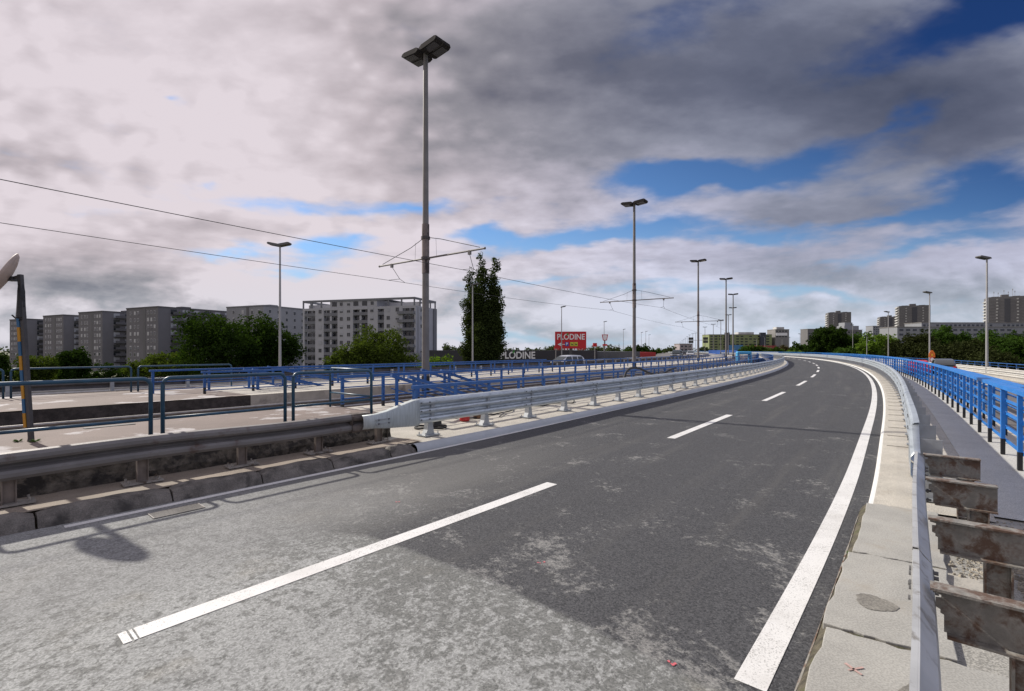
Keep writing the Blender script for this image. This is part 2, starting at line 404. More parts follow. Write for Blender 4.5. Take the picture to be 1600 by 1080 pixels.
# joints across the new verge, their dark lines also standing for post shadows
J = MB()
for q in range(3, 60):
    s_ = 6.2+q*1.33
    a = axes(s_); J.box(P(s_, 4.03, .113), (.94, .004, .012), a)
struct(J.build('verge_joint_shade', flat('joint_shade_dark', (.30,.28,.24))))
# old broken paving slabs beside the near part
struct(sweep('pavement', [(3.44,-.02),(3.46,.045),(4.2,.085),(4.5,.105),(5.46,.108)], -6, 6.95, OLDWALK))
struct(sweep('pavement_joint', [(3.385,.004),(3.405,.05),(3.45,.094),(3.98,.100),(4.03,.100),(4.05,.06)], -6, 5.98, MOSS, jitter=.004))
rn = random.Random(11)
cuts = [-4.0, -2.6, -1.1, .35, 1.62, 2.80, 4.25, 5.95]
for i in range(len(cuts)-1):
    a, b = cuts[i]+.016, cuts[i+1]-.016
    lo = 3.445 if i != 5 else 3.42; hi = 4.30 if i < 5 else 4.06; n_ = 12; ring = []
    for k in range(n_+1): ring.append((a + rn.uniform(-.012,.012) + .05*k/n_, lo+(hi-lo)*k/n_))
    for k in range(1, 9): ring.append((a+.05+(b-a-.05)*k/9, hi+rn.uniform(-.02,.015)))
    for k in range(n_, -1, -1): ring.append((b + rn.uniform(-.018,.018) + .06*(k/n_), lo+(hi-lo)*k/n_))
    for k in range(8, 0, -1): ring.append((a+(b-a)*k/9, lo + rn.uniform(-.012,.012)))
    top = [P(s_, o_, .112) for s_, o_ in ring]; bot = [p-Vector((0,0,.09)) for p in top]
    m_ = len(ring); sl = MB(); sl.add(top+bot, [tuple(range(m_-1,-1,-1))] + [(k, (k+1) % m_, m_+(k+1) % m_, m_+k) for k in range(m_)])
    struct(sl.build('paving_slab', SLAB, bevel=.006))
pk = MB()
seg(P(1.42,3.50,.117), P(1.12,3.86,.117), .028); seg(P(2.42,3.58,.117), P(2.36,3.66,.117), .02); seg(P(2.44,3.66,.117), P(2.36,3.60,.117), .014)
struct(pk.build('spray_mark', mat('pink_spray_pale', (.42,.285,.255), vary=.2, scale=30)))
# damp stains on the slabs
STAIN = mat('damp_stone', (.20,.19,.165), .6, vary=.15, scale=6, fine=.4)
st = MB()
def blot(s_, o_, ls, lo_, seed, tail=0):
    r_ = random.Random(seed); ring = []
    for k in range(40):
        a = 2*math.pi*k/40; w = 1+.10*math.sin(3*a+seed)+r_.uniform(-.05,.05)
        ring.append(P(s_+ls*w*math.sin(a), o_+lo_*w*math.cos(a), .1155))
    st.add(ring, [tuple(range(39,-1,-1))])
blot(3.32, 3.66, .115, .115, 1); blot(2.28, 3.92, .23, .10, 5)
st.v = [tuple(p) for p in st.v]
struct(st.build('damp_stain', STAIN))
# rusty strip of flashing along the slab edge
struct(sweep('joint_strip', [(3.378,.010),(3.390,.026),(3.396,.010)], -4, 5.7, RUST, jitter=.004))
# gravel by the end of the walkway
gv = MB(); rn = random.Random(5)
for i in range(5200):
    if i < 3800: s_ = rn.gauss(4.5,.6); o_ = rn.gauss(4.62,.30)
    elif i < 4700: s_ = rn.uniform(1.2,6.2); o_ = rn.gauss(4.37,.05)
    else: s_ = rn.uniform(1.2,6.6); o_ = rn.uniform(4.3,5.4)
    if not (4.32 < o_ < 5.4 and s_ < 6.4) and not (s_ > 4.28 and s_ < 5.9 and 4.08 < o_ < 5.4): continue
    c = P(s_, o_, .108 if o_ > 4.45 else .088); r_ = rn.uniform(.004,.011) if i % 12 else rn.uniform(.010,.019)
    ax_ = Matrix.Rotation(rn.uniform(0,6.28), 3, 'Z') @ Matrix.Rotation(rn.uniform(-.5,.5), 3, 'X')
    gv.box(c+Vector((0,0,r_*.2)), (r_*2, r_*1.5, r_), (ax_.col[0], ax_.col[1], ax_.col[2]), taper=.6)
tag(gv.build('gravel', GRAVEL), kind='stuff')

# left side: old kerb stones, verge strip, new kerb, platform wall
rn = random.Random(3); cur = -8.
while cur < 4.75:
    L_ = rn.uniform(.95,1.25); e = min(4.78, cur+L_-.02); n_ = 9
    prof = [(-3.02,-.02),(-3.055,.06),(-3.10,.135),(-3.16,.155),(-3.27,.158),(-3.36,.12)]
    V = []
    for i in range(n_+1):
        s_ = cur+(e-cur)*i/n_; fall = -.03 if i in (0, n_) else 0
        if s_ > 4.5: fall -= .05*(s_-4.5)/.3
        for o_, z_ in prof: V.append(P(s_, o_-.02+rn.uniform(-.014,.014), z_+(fall if z_ > 0 else 0)+rn.uniform(-.012,.010)))
    m_ = len(prof); F = [(i*m_+k, (i+1)*m_+k, (i+1)*m_+k+1, i*m_+k+1) for i in range(n_) for k in range(m_-1)]
    F += [tuple(range(m_)), tuple(n_*m_+k for k in range(m_-1,-1,-1))]
    ks = MB(); ks.add(V, F); cur += L_; struct(ks.build('kerb_stone', KERB_OLD, smooth='auto'))
struct(sweep('verge', [(-3.30,.135),(-3.6,.13),(-3.9,.12),(-4.3,.11)], -9, 5.1, CONC_L, jitter=.004))
struct(sweep('verge', [(-3.26,.105),(-3.6,.12),(-6.0,.13)], 4.75, END, CONC))
struct(sweep('kerb', [(-3.055,.0),(-3.06,.05),(-3.085,.095),(-3.13,.125),(-3.19,.133),(-3.24,.12),(-3.265,.09)], 4.78, END, mat('new_kerb', (.40,.425,.445), .6, vary=.06), smooth='auto'))
struct(sweep('platform_wall', [(-4.17,.09),(-4.15,.2),(-4.19,.34),(-4.17,.48),(-4.20,.58),(-4.27,.602)], -9, 5.0, ROUGH_WALL, jitter=.028))
struct(sweep('platform_wall', [(-5.68,.12),(-5.70,.348)], 5.2, 60, PLATW))
struct(sweep('platform', [(-4.22,.602),(-5.3,.60),(-6.55,.60),(-6.57,.34)], -9, 4.9, PLAT, jitter=.002))
struct(sweep('platform', [(-5.70,.35),(-7.5,.352)], 4.9, 60, CONC))
we = MB(); A_, B_ = P(4.96,-4.06,0), P(4.96,-6.6,0)
we.add([P(4.9,-4.1,.1), P(4.9,-6.56,.1), P(4.9,-6.56,.6), P(4.9,-4.1,.6)], [(0,1,2,3)]); struct(we.build('platform_wall', ROUGH_WALL))
# broken edge and hatch in the platform
dk = MB(); dk.box(P(.95,-6.25,.603), (.14,.65,.012), axes(1.7))
struct(dk.build('platform_hole', flat('hole_dark', (.02,.018,.016))))
hb = MB(); hb.box(P(5.15,-6.3,.40), (.5,1.5,.11), axes(4.6))
struct(hb.build('hatch_kerb', CONC, bevel=.01))
# tram trench
struct(sweep('tram_bed', [(-6.5,.35),(-6.62,-.12),(-11.38,-.12)], -12, 4.9, SLUDGE))
struct(sweep('tram_bed', [(-7.5,.35),(-7.52,-.12),(-11.38,-.12)], 4.9, 260, SLUDGE))
struct(sweep('platform_wall', [(-11.38,-.12),(-11.4,.49)], -12, 5.3, mat('shaded_edge', (.05,.042,.038), .95, vary=.4, scale=6, bump=.8), jitter=.02))  # shadow on this wall face is put into its near-black colour
struct(sweep('platform_wall', [(-11.38,-.12),(-11.4,.50)], 5.3, 260, PLATW))
struct(sweep('platform', [(-11.4,.50),(-13,.502),(-16.4,.50)], -12, 5.3, PLAT))
struct(sweep('platform', [(-11.4,.501),(-16.4,.503)], 5.3, 260, CONC))
struct(sweep('tram_bed', [(-8.9,-.12),(-8.95,.16),(-11.38,.18)], -12, 260, mat('sleeper_bed', (.075,.052,.038), .95, vary=.5, scale=4, dirt=(.13,.10,.08), dirt_scale=2)))
for o_ in (-9.25, -10.25, -7.75, -8.55):
    z_ = .30 if o_ < -9 else .02
    struct(sweep('tram_rail', [(o_-.06,z_-.16),(o_-.02,z_-.1),(o_-.036,z_-.02),(o_-.03,z_+.01),(o_+.03,z_+.01),(o_+.036,z_-.02),(o_+.02,z_-.1),(o_+.06,z_-.16)], -12, 200, RAILM))
# far carriageway and the neighbouring one on the right
struct(sweep('road', [(-17.2,-.12),(-27,-.60),(-36,-1.15)], -14, END, FARASPH, off=lambda s: (0, .72*min(1, max(0, (s-72)/36)))))
struct(sweep('kerb', [(-16.4,.50),(-16.42,.06),(-17.2,.06),(-17.22,-.12)], -14, END, CONC_L))
struct(sweep('kerb', [(-35.9,-1.15),(-35.92,-1.0),(-39,-1.0),(-39.1,-2.6)], -14, END, CONC_L))
struct(sweep('road', [(6.3,-.42),(13.4,-.70)], -9, END, FARASPH))
struct(sweep('kerb', [(6.3,-.42),(6.28,-.36),(5.62,-.36),(5.6,-1.5)], -9, END, CONC))
struct(sweep('kerb', [(13.4,-.70),(13.42,-.52),(16.5,-.52),(16.6,-2)], -9, END, CONC))
for o_ in (7.0, 10.0, 12.9): strip_line('edge_line', o_-.06, o_+.06, 8, 200, -.38 if o_ < 8 else -.545 if o_ < 11 else -.66)
for o_, z_ in ((-18.0,-.155),(-35.2,-1.09)): strip_line('edge_line', o_-.08, o_+.08, -10, 260, z_, off=lambda s: (0, .72*min(1, max(0, (s-72)/36))))

# drain grate
dg = thing('drain_grate', 'rusty slotted drain grate in the gutter beside the left kerb', 'drain grate', P(.92,-2.62,0), -path(1)[2])
f_ = MB(); f_.box((0,0,.0035), (.24,.50,.005)); f_.build('grate_pit', flat('pit_dark', (.015,.014,.013)), dg)
b_ = MB()
for k in range(5): b_.box((-.085+k*.0425, 0, .0085), (.014,.48,.003))
for e in (-.118,.118): b_.box((e,0,.0083), (.012,.50,.004))
for e in (-.246,.246): b_.box((0,e,.0086), (.24,.012,.004))
b_.build('grate_bar', mat('iron_bar', (.24,.225,.21), .7, .1), dg)

# ------------------------------------------------------------------ guard rails
def thrie(side, h0=.90):
    w = .165; z = h0; pr = [(.085,z),(.035,z-.012),(.008,z-.04),(0,z-.07)]
    for k in range(3):
        a = z-.07-k*w
        pr += [(0,a-.03),(.010,a-.05),(.078,a-.08),(.086,a-.10),(.078,a-.12)] if k < 2 else []
        if k < 2: pr += [(.010,a-.145),(0,a-w)]
    a = z-.07-2*w; pr += [(.0,a-.035),(.012,a-.065),(.05,a-.09),(.085,a-.10)]
    back = [(o+.006, zz) for o, zz in reversed(pr)]
    return [(-side*o, zz) for o, zz in pr+back]
def wbeam(side, top, deep=.085):
    z = top; pr = [(deep,z),(.03,z-.008),(0,z-.045),(0,z-.085),(.02,z-.115),(deep-.012,z-.14),(deep,z-.155),(deep-.012,z-.17),(.02,z-.195),(0,z-.225),(0,z-.265),(.03,z-.302),(deep,z-.31)]
    return [(-side*o, zz) for o, zz in pr+[(o+.006, zz) for o, zz in reversed(pr)]]
def bolts(m, parent, root, ss, offs, zs):
    for s_ in ss:
        a = axes(s_)
        for z_ in zs:
            for d_ in (-.11, .11):
                mb = MB(); mb.box(P(s_+d_, offs, z_), (.02,.026,.026), a); mb.build('bolt', m, parent, root)

# left, new three-wave rail (side=+1: faces the road, which lies at greater offset)
LO = -3.50
root = P(5.2, LO-.2, .12)
gl = thing('guard_rail', 'new galvanised three wave guard rail along the left edge of the ramp', 'guard rail', root)
pr = thrie(1)
sweep('beam', [(LO+o, z) for o, z in pr], 5.15, 300, STEEL, closed=True, parent=gl, shift=root, smooth='auto', cap=True)
def post_new(mb, s_, o_, side):
    a = axes(s_); r_, al, up = a; b = P(s_, o_, .13)
    # flared foot, narrow top plate
    V = []; F = []
    for z_, w_, d_ in ((.0,.105,.065),(.12,.078,.062),(.26,.058,.06),(.68,.055,.06)):
        for i, j in ((-1,-1),(1,-1),(1,1),(-1,1)): V.append(b + al*(i*w_ - (w_*.35 if i < 0 and z_ < .1 else 0)) + r_*(j*d_) + up*z_)
    n_ = 4
    for q in range(3):
        for k in range(4): F.append((q*4+k, q*4+(k+1) % 4, q*4+4+(k+1) % 4, q*4+4+k))
    F.append((12,13,14,15)); mb.add(V, F)
    mb.box(b+up*.012, (.26,.40,.022), a)
    for i in (-1,1):
        for j in (-1,1): mb.tube([b+al*(i*.16)+r_*(j*.10)+up*.02, b+al*(i*.16)+r_*(j*.10)+up*.075], .012, 6)
rest = MB(); s_ = 5.60; k = 0
while s_ < 300:
    if k < 96:
        mb = MB(); post_new(mb, s_, LO-.19, 1)
        mb.box(P(s_, LO-.105, .66), (.10,.09,.34), axes(s_)); mb.build('post', STEELP, gl, root)
    else: post_new(rest, s_, LO-.19, 1)
    s_ += 1.72; k += 1
tag(rest.build('post', STEELP, gl, root), kind='stuff')
BOLT = flat('bolt_dark', (.16,.17,.18), .5, .5)
for q in range(9): sweep('splice', [(LO+o+(.007 if i < len(pr)//2 else .004), z) for i, (o, z) in enumerate(pr)], 5.35+q*3.44-.16, 5.35+q*3.44+.16, STEEL, closed=True, parent=gl, shift=root, smooth='auto', cap=True)
bolts(BOLT, gl, root, [5.35+q*3.44 for q in range(9)], LO+.013, (.82,.66,.49))
# tapered transition piece between the old and the new rail
tr = MB(); V = []
sec = ((3.95,.455,.695,-.05),(4.2,.45,.70,-.02),(4.42,.425,.735,.025),(5.05,.385,.885,.045),(5.2,.385,.885,.02))
for s_, z0, z1, pu in sec:
    for o_, z_ in ((LO-.07,z1+.005),(LO-.02+pu*.6,z1-.01),(LO+pu*.5,z1-.06),(LO+pu*.45,(z0+z1)/2),(LO+pu*.5,z0+.06),(LO-.02+pu*.6,z0+.01),(LO-.07,z0)): V.append(P(s_, o_, z_))
F = [(i*7+k,(i+1)*7+k,(i+1)*7+k+1,i*7+k+1) for i in range(len(sec)-1) for k in range(6)]
tr.add(V, F)
o_ = tr.build('transition_piece', mat('transition_zinc', (.42,.46,.465), .55, .45, vary=.12, scale=6, stretch=(6,6,.6)), gl, root, smooth='auto')
sm_ = o_.modifiers.new('solid','SOLIDIFY'); sm_.thickness = .006
bolts(BOLT, gl, root, [4.35], LO+.022, (.60,.53))
for z_ in (.53,.60): tb = MB(); tb.box(P(4.34, LO+.008, z_), (.02,.30,.028), axes(4.3)); tb.build('splice_bar', STEELP, gl, root)

# left, old rail
root = P(0, -3.75, .12)
go = thing('guard_rail', 'old dull weathered two wave guard rail with rust specks, near left kerb', 'guard rail', root)
sweep('beam', [(-3.60+o, z) for o, z in wbeam(1,.735,.10)], -9, 4.12, OLDSTEEL, closed=True, parent=go, shift=root, smooth='auto', cap=True, off=lambda s: (-.05*max(0,min(1,(4-s)/3)), .012*math.sin(s*1.7)))
# battered end sleeve
sweep('end_sleeve', [(-3.585+o*1.1, (z-.58)*1.06+.575) for o, z in wbeam(1,.735,.11)], 3.78, 4.16, mat('bent_steel', (.12,.10,.088), .8, .2, vary=.3, scale=9, bump=.6), closed=True, parent=go, shift=root, smooth=False, cap=True, jitter=.014)
s_ = 4.45-1.2*11
for k in range(12):
    mb = MB(); a = axes(s_); b = P(s_, -3.79, .14)
    mb.box(b+Vector((0,0,.27)), (.012,.10,.54), a); 
    for e in (-.055,.055): mb.box(b+a[1]*e+Vector((0,0,.27)), (.07,.012,.54), a)
    mb.build('post', mat('old_post', (.17,.14,.12), .75, .2, vary=.25, scale=6), go, root)
    pl = MB(); pl.box(b+Vector((0,0,.008)), (.22,.42,.018), a)
    for i in (-1,1):
        for j in (-1,1): pl.tube([b+a[1]*(i*.16)+a[0]*(j*.07)+Vector((0,0,.01)), b+a[1]*(i*.16)+a[0]*(j*.07)+Vector((0,0,.06))], .014, 6)
    pl.build('base_plate', mat('old_plate', (.28,.26,.235), .7, .3, vary=.2, scale=8, dirt=(.10,.07,.05), dirt_scale=9), go, root)
    s_ += 1.2

# right, new rail
RO = 3.83; root = P(6.6, RO+.2, .12)
gr = thing('guard_rail', 'bright new galvanised three wave guard rail along the outer right side of the curve', 'guard rail', root)
pr = thrie(-1, .97)
sweep('beam', [(RO+o, z) for o, z in pr], 6.75, 300, STEEL, closed=True, parent=gr, shift=root, smooth='auto', cap=True)
rest = MB(); s_ = 6.45; k = 0
while s_ < 300:
    mb = MB() if k < 96 else rest
    a = axes(s_); b = P(s_, RO+.19, .12)
    mb.box(b+Vector((0,0,.35)), (.19,.012,.70), a); mb.box(b+a[0]*.09+a[1]*.02+Vector((0,0,.35)), (.012,.05,.70), a); mb.box(b+a[0]*-.09+a[1]*.02+Vector((0,0,.35)), (.012,.05,.70), a)
    mb.box(b+Vector((0,0,.014)), (.34,.16,.024), a)
    if k < 96: mb.build('post', STEELP, gr, root)
    s_ += 1.33; k += 1
tag(rest.build('post', STEELP, gr, root), kind='stuff')
tr = MB(); V = []
sec = ((5.9,.43,.745,0.),(6.15,.43,.745,.0),(6.8,.455,.965,-.012))
for s_, z0, z1, pu in sec:
    for o_, z_ in ((RO+.085,z1),(RO+.03+pu,z1-.01),(RO+pu,z1-.06),(RO+pu,(z0+z1)/2),(RO+pu,z0+.06),(RO+.03+pu,z0+.01),(RO+.085,z0)): V.append(P(s_, o_, z_))
tr.add(V, [(i*7+k,(i+1)*7+k,(i+1)*7+k+1,i*7+k+1) for i in range(2) for k in range(6)])
o_ = tr.build('transition_piece', STEEL, gr, root, smooth='auto'); sm_ = o_.modifiers.new('solid','SOLIDIFY'); sm_.thickness = .006
bolts(BOLT, gr, root, [8.2+q*4 for q in range(8)], RO-.002, (.89,.72,.56))

# right, old rail on rusty brackets
root = P(2, 4.1, .08)
gq = thing('guard_rail', 'old grey guard rail beside the camera carried on rusty beam brackets', 'guard rail', root)
_w = [(0,.735),(.0,.752),(.020,.753),(.038,.725),(.070,.69),(.078,.655),(.070,.62),(.025,.598),(.018,.585),(.025,.572),(.070,.548),(.078,.515),(.070,.48),(.03,.45),(.0,.44)]
WB = _w + [(o-.006, z) for o, z in reversed(_w)]
sweep('beam', [(3.868+o, z) for o, z in WB], 2.7, 5.95, OLDRAIL_R, closed=True, parent=gq, shift=root, smooth='auto', cap=True, off=lambda s: (.015*math.sin(s*1.1), .006*math.sin(2*s)))
sweep('beam', [(3.862+o, z-.008) for o, z in WB], -5, 2.86, OLDRAIL_R, closed=True, parent=gq, shift=root, smooth='auto', cap=True, off=lambda s: (.012*math.sin(s*1.1)+.008, .006*math.sin(2*s)))
for s_ in (2.55, 2.70, 2.78, 4.8, 5.7, 5.85):
    for z_ in (.60, .52):
        bb = MB(); a = axes(s_); c = P(s_, 3.93, z_); bb.tube([c, c+a[0]*.045], .011, 6); bb.tube([c+a[0]*.012, c+a[0]*.026], .019, 6)
        bb.build('bolt', flat('old_bolt', (.12,.12,.125), .5, .6), gq, root)
        c2 = P(s_, 3.858, z_); bb = MB(); bb.tube([c2+a[0]*-.010, c2], .014, 8); bb.build('bolt_head', flat('bolt_head', (.20,.20,.20), .5, .5), gq, root)
for s_ in (-1.5, -.25, 1.0, 2.25, 3.48, 4.75, 5.99):
    a = axes(s_); r_, al, up = a
    mb = MB(); y0 = -.015
    # web outline with the notched end cut by torch
    web = [(3.945,.715),(4.385,.715),(4.385,.52),(3.985,.52),(3.985,.60),(3.972,.605),(3.972,.622),(3.955,.63),(3.955,.672),(3.975,.675),(3.975,.69),(3.945,.695)]
    n_ = len(web)
    fr = [P(s_, o_, z_) - al*.005 for o_, z_ in web]; bk = [p + al*.010 for p in fr]
    mb.add(fr+bk, [tuple(range(n_)), tuple(range(2*n_-1, n_-1, -1))] + [(k, n_+k, n_+(k+1) % n_, (k+1) % n_) for k in range(n_)])
    mb.box(P(s_, 4.16, .723), (.45,.095,.012), a); mb.box(P(s_, 4.19, .513), (.39,.095,.012), a)
    mb.build('bracket', RUST, gq, root)
    pm = MB(); pm.box(P(s_, 4.27, .29), (.12,.010,.44), a)
    for e in (-.06,.06): pm.box(P(s_, 4.27+e, .29), (.010,.09,.44), a)
    pm.build('post', RUST, gq, root)

# ------------------------------------------------------------------ railings
def rail_bar(mb, o, z0, s0, s1, w, h, step=None):
    ss = srange(s0, s1) if step is None else step
    V = []; n_ = 4
    for s_ in ss:
        for a_, b_ in ((-w/2,0),(w/2,0),(w/2,h),(-w/2,h)): V.append(P(s_, o+a_, z0+b_))
    F = [(i*4+k,(i*4+(k+1) % 4),(i+1)*4+(k+1) % 4,(i+1)*4+k) for i in range(len(ss)-1) for k in range(4)]
    F += [(3,2,1,0), tuple((len(ss)-1)*4+k for k in range(4))]
    mb.add(V, F)
def blue_railing(label, o, base, top, s0, s1, spacing, bars, pw=.085, cap=(.12,.06), black=.18, maxp=98, post_d=.05, barh=.035, m=None):
    m = m or BLUE
    root = P(s0, o, base); t = thing('blue_railing', label, 'railing', root)
    hb = MB(); rail_bar(hb, o, top-cap[1], s0-.1, s1, *cap); hb.build('handrail', m, t, root)
    for z_ in bars: mbm = MB(); rail_bar(mbm, o+post_d*.9, z_, s0, s1, .03, barh); mbm.build('midrail', m, t, root)
    rest = MB(); s_ = s0; k = 0
    while s_ <= s1:
        mb = MB() if k < maxp else rest
        a = axes(s_); mb.m = 0
        zb = base+black
        mb.box(P(s_, o, (zb+top-cap[1])/2), (post_d, pw, top-cap[1]-zb), a)
        if black: mb.m = 1; mb.box(P(s_, o, (base+zb)/2), (post_d, pw, black), a); mb.m = 0
        if k < maxp: mb.build('post', [m, BLACKP], t, root)
        s_ += spacing; k += 1
    if rest.v: tag(rest.build('post', [m, BLACKP], t, root), kind='stuff')
    return t
blue_railing('bright blue walkway railing with black footed posts, right of the ramp', 5.08, .12, 1.29, 4.9, 300, 1.36, (.34,.56,.79,1.0), pw=.085, cap=(.15,.06), black=.27)
# the railing of the neighbouring deck, a step behind
blue_railing('second blue railing right behind the bright walkway railing', 5.72, -.36, 1.12, 2.2, 120, 1.6, (.05,.30,.55,.80), pw=.08, cap=(.16,.06), black=.42)
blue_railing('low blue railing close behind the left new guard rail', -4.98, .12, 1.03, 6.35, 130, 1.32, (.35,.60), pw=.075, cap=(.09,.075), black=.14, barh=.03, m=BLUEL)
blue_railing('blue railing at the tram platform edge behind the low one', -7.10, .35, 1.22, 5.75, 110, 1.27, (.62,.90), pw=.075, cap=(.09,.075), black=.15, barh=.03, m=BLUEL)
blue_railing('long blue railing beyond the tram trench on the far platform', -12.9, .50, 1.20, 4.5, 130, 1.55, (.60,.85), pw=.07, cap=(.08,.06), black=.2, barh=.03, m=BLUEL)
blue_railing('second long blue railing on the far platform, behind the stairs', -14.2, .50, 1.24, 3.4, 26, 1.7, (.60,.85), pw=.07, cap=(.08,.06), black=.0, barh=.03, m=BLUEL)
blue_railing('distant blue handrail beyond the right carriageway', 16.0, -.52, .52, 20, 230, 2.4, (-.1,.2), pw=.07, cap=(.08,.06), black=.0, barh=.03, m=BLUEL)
# sloping stair railings
def stair_rail(label, o0, o1, s0, s1, z0, z1):
    root = P(s0, o0, z0-.9); t = thing('stair_railing', label, 'stair railing', root)
    for nm, o in (('stringer_rail', o0), ('stringer_rail', o1)):
        for dz, th in ((0,.075),(-.33,.03),(-.62,.03)):
            mb = MB(); A, B = P(s0, o, z0+dz), P(s1, o, z1+dz); d = (B-A); L_ = d.length; d.normalize(); r_ = axes(s0)[0]; up = r_.cross(d)
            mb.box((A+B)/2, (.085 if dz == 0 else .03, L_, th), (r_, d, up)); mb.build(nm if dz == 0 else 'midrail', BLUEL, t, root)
        for f in (.05,.95):
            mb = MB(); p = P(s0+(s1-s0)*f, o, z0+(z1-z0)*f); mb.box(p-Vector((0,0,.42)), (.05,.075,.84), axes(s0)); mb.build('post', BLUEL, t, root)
    return t
stair_rail('pair of blue stair railings sloping down behind the low left railing', -5.9, -6.6, 6.9, 10.6, 1.18, .15)
stair_rail('blue stair railing pair sloping down at the near tram platform end', -7.3, -8.2, 9.4, 12.6, 1.22, .3)
stair_rail('left blue stair railing pair sloping down on the far platform', -13.3, -14.0, 6.2, 10.2, 1.2, .15)
stair_rail('blue stair railing pair sloping down farther along the far platform', -14.6, -15.4, 7.8, 12.4, 1.2, .15)
# teal tube hoops on the near platform
def hoop(label, s0, s1, o, base, top, low, group):
    root = P((s0+s1)/2, o, base); t = thing('tube_railing', label, 'tube railing', root, 0, group)
    r_ = .10; pts = [P(s0,o,base)]
    for k in range(7): a_ = math.pi/2*k/6; pts.append(P(s0+r_-r_*math.cos(a_), o, top-r_+r_*math.sin(a_)))
    for k in range(7): a_ = math.pi/2*k/6; pts.append(P(s1-r_+r_*math.sin(a_), o, top-r_+r_*math.cos(a_)))
    pts.append(P(s1,o,base)); mb = MB(); mb.tube(pts, .027, 12); mb.build('frame', TEAL, t, root, smooth=True)
    mb = MB(); mb.tube([P(s0,o,low), P(s1,o,low)], .022, 10); mb.build('lower_bar', TEAL, t, root, smooth=True)
    return t
hoop('teal tube railing hoop by the blue and yellow striped pole', -.70, 1.06, -4.32, .59, 1.45, .88, None)
hoop('teal tube railing hoop in the middle of the near platform row', 1.20, 2.93, -4.32, .59, 1.45, .88, None)
hoop('teal tube railing hoop nearest the blue stair railings', 3.07, 4.66, -4.32, .59, 1.45, .88, None)
# the short return hoop, square to the row
rt = thing('tube_railing', 'short teal tube railing hoop set square at the end of the row', 'tube railing', P(4.8,-5.3,.6))
mb = MB(); mb.tube([P(4.78,-6.05,.6), P(4.78,-6.05,1.38), P(4.78,-5.98,1.45), P(4.78,-4.5,1.45)], .024, 10); mb.build('frame', TEAL, rt, P(4.8,-5.3,.6), smooth=True)
mb = MB(); mb.tube([P(4.78,-6.05,.92), P(4.78,-4.5,.92)], .02, 8); mb.build('lower_bar', TEAL, rt, P(4.8,-5.3,.6), smooth=True)
for k, (a_, b_, lb) in enumerate(((-3.0,-1.1,'far tube railing hoop at the left picture edge, beyond the trench'),(-1.0,.25,'short far tube railing hoop behind the striped pole'),(.4,3.1,'long far tube railing hoop left of centre beyond the trench'),(3.3,6.4,'far tube railing hoop joining the far blue stair railings'))):
    hoop(lb, a_, b_, -15.5, .50, 1.32, .90, None)

# guard rails of the other carriageways
def simple_guard(label, o, base, side, s0, s1, m, rails=(.45,.78), step=2.6):
    root = P(s0, o, base); t = thing('guard_rail', label, 'guard rail', root)
    for z in rails: sweep('beam', [(o+a*.8, base+zz) for a, zz in wbeam(side, z+.15)], s0, s1, m, closed=True, parent=t, shift=root, cap=True, ss=[s0+i*(s1-s0)/90 for i in range(91)])
    rest = MB(); s_ = s0; k = 0
    while s_ < s1:
        mb = MB() if k < 60 else rest
        mb.box(P(s_, o-side*.15, base+.4), (.14,.10,.8), axes(s_))
        if k < 60: mb.build('post', STEELP, t, root)
        s_ += step; k += 1
    if rest.v: tag(rest.build('post', STEELP, t, root), kind='stuff')
PALE = mat('pale_rail', (.50,.49,.46), .55, .2, vary=.1, scale=3)
simple_guard('grey guard rail between the far platform and the far carriageway', -16.75, .06, -1, -14, 220, mat('shaded_rail', (.09,.085,.088), .6, .3), rails=(.70,), step=2.4)  # shade on the back of this rail is put into its dark colour
simple_guard('pale double beam guard rail on the outer left carriageway edge', -36.4, -1.0, 1, -14, 240, PALE, rails=(.30,.68), step=2.6)
simple_guard('cream double beam guard rail beyond the right carriageway', 14.0, -.52, -1, 20, 230, PALE, rails=(.20,.55), step=2.4)

# ------------------------------------------------------------------ lamps and tram poles
def lamp_head(size=.95, wid=.74, m=None):
    """one luminaire reaching out along +x, rising slightly, in two housings side by side"""
    mb = MB(); mb.m = 0
    tilt = R(5); X = Vector((math.cos(tilt),0,math.sin(tilt))); Z = Vector((-math.sin(tilt),0,math.cos(tilt))); Y = Vector((0,1,0))
    for e in (-1, 1):
        y0, y1 = e*.015, e*wid/2
        ya, yb = min(y0,y1), max(y0,y1)
        st = [(.04,.06,.15),(.16,.0,.20),(size-.12,.0,.20),(size-.02,.06,.16)]   # x, underside lift, top
        V = []
        for x_, zl, zt in st:
            for y_, z_ in ((ya,zl),(yb,zl),(yb-(.03 if e > 0 else 0),zt),(ya+(.03 if e < 0 else 0),zt)): V.append(X*x_+Y*y_+Z*z_)
        F = [(i*4+k,i*4+(k+1) % 4,(i+1)*4+(k+1) % 4,(i+1)*4+k) for i in range(3) for k in range(4)]
        F += [(3,2,1,0),(12,13,14,15)]; mb.add(V, F)
        mb.m = 1; mb.box(X*(size*.58)+Y*((ya+yb)/2)+Z*.0-Z*.006, (size*.55, wid/2-.09, .012), (X,Y,Z)); mb.m = 0
    mb.box(X*.14+Z*.08, (.22,.12,.10), (X,Y,Z))
    return mb
def pole_mesh(h, r0, r1, zb=0.):
    mb = MB(); mb.tube([(0,0,zb),(0,0,h*.3),(0,0,h*.62),(0,0,h)], [r0, r0+(r1-r0)*.3, r0+(r1-r0)*.62, r1], 16); return mb
CROSS = {}
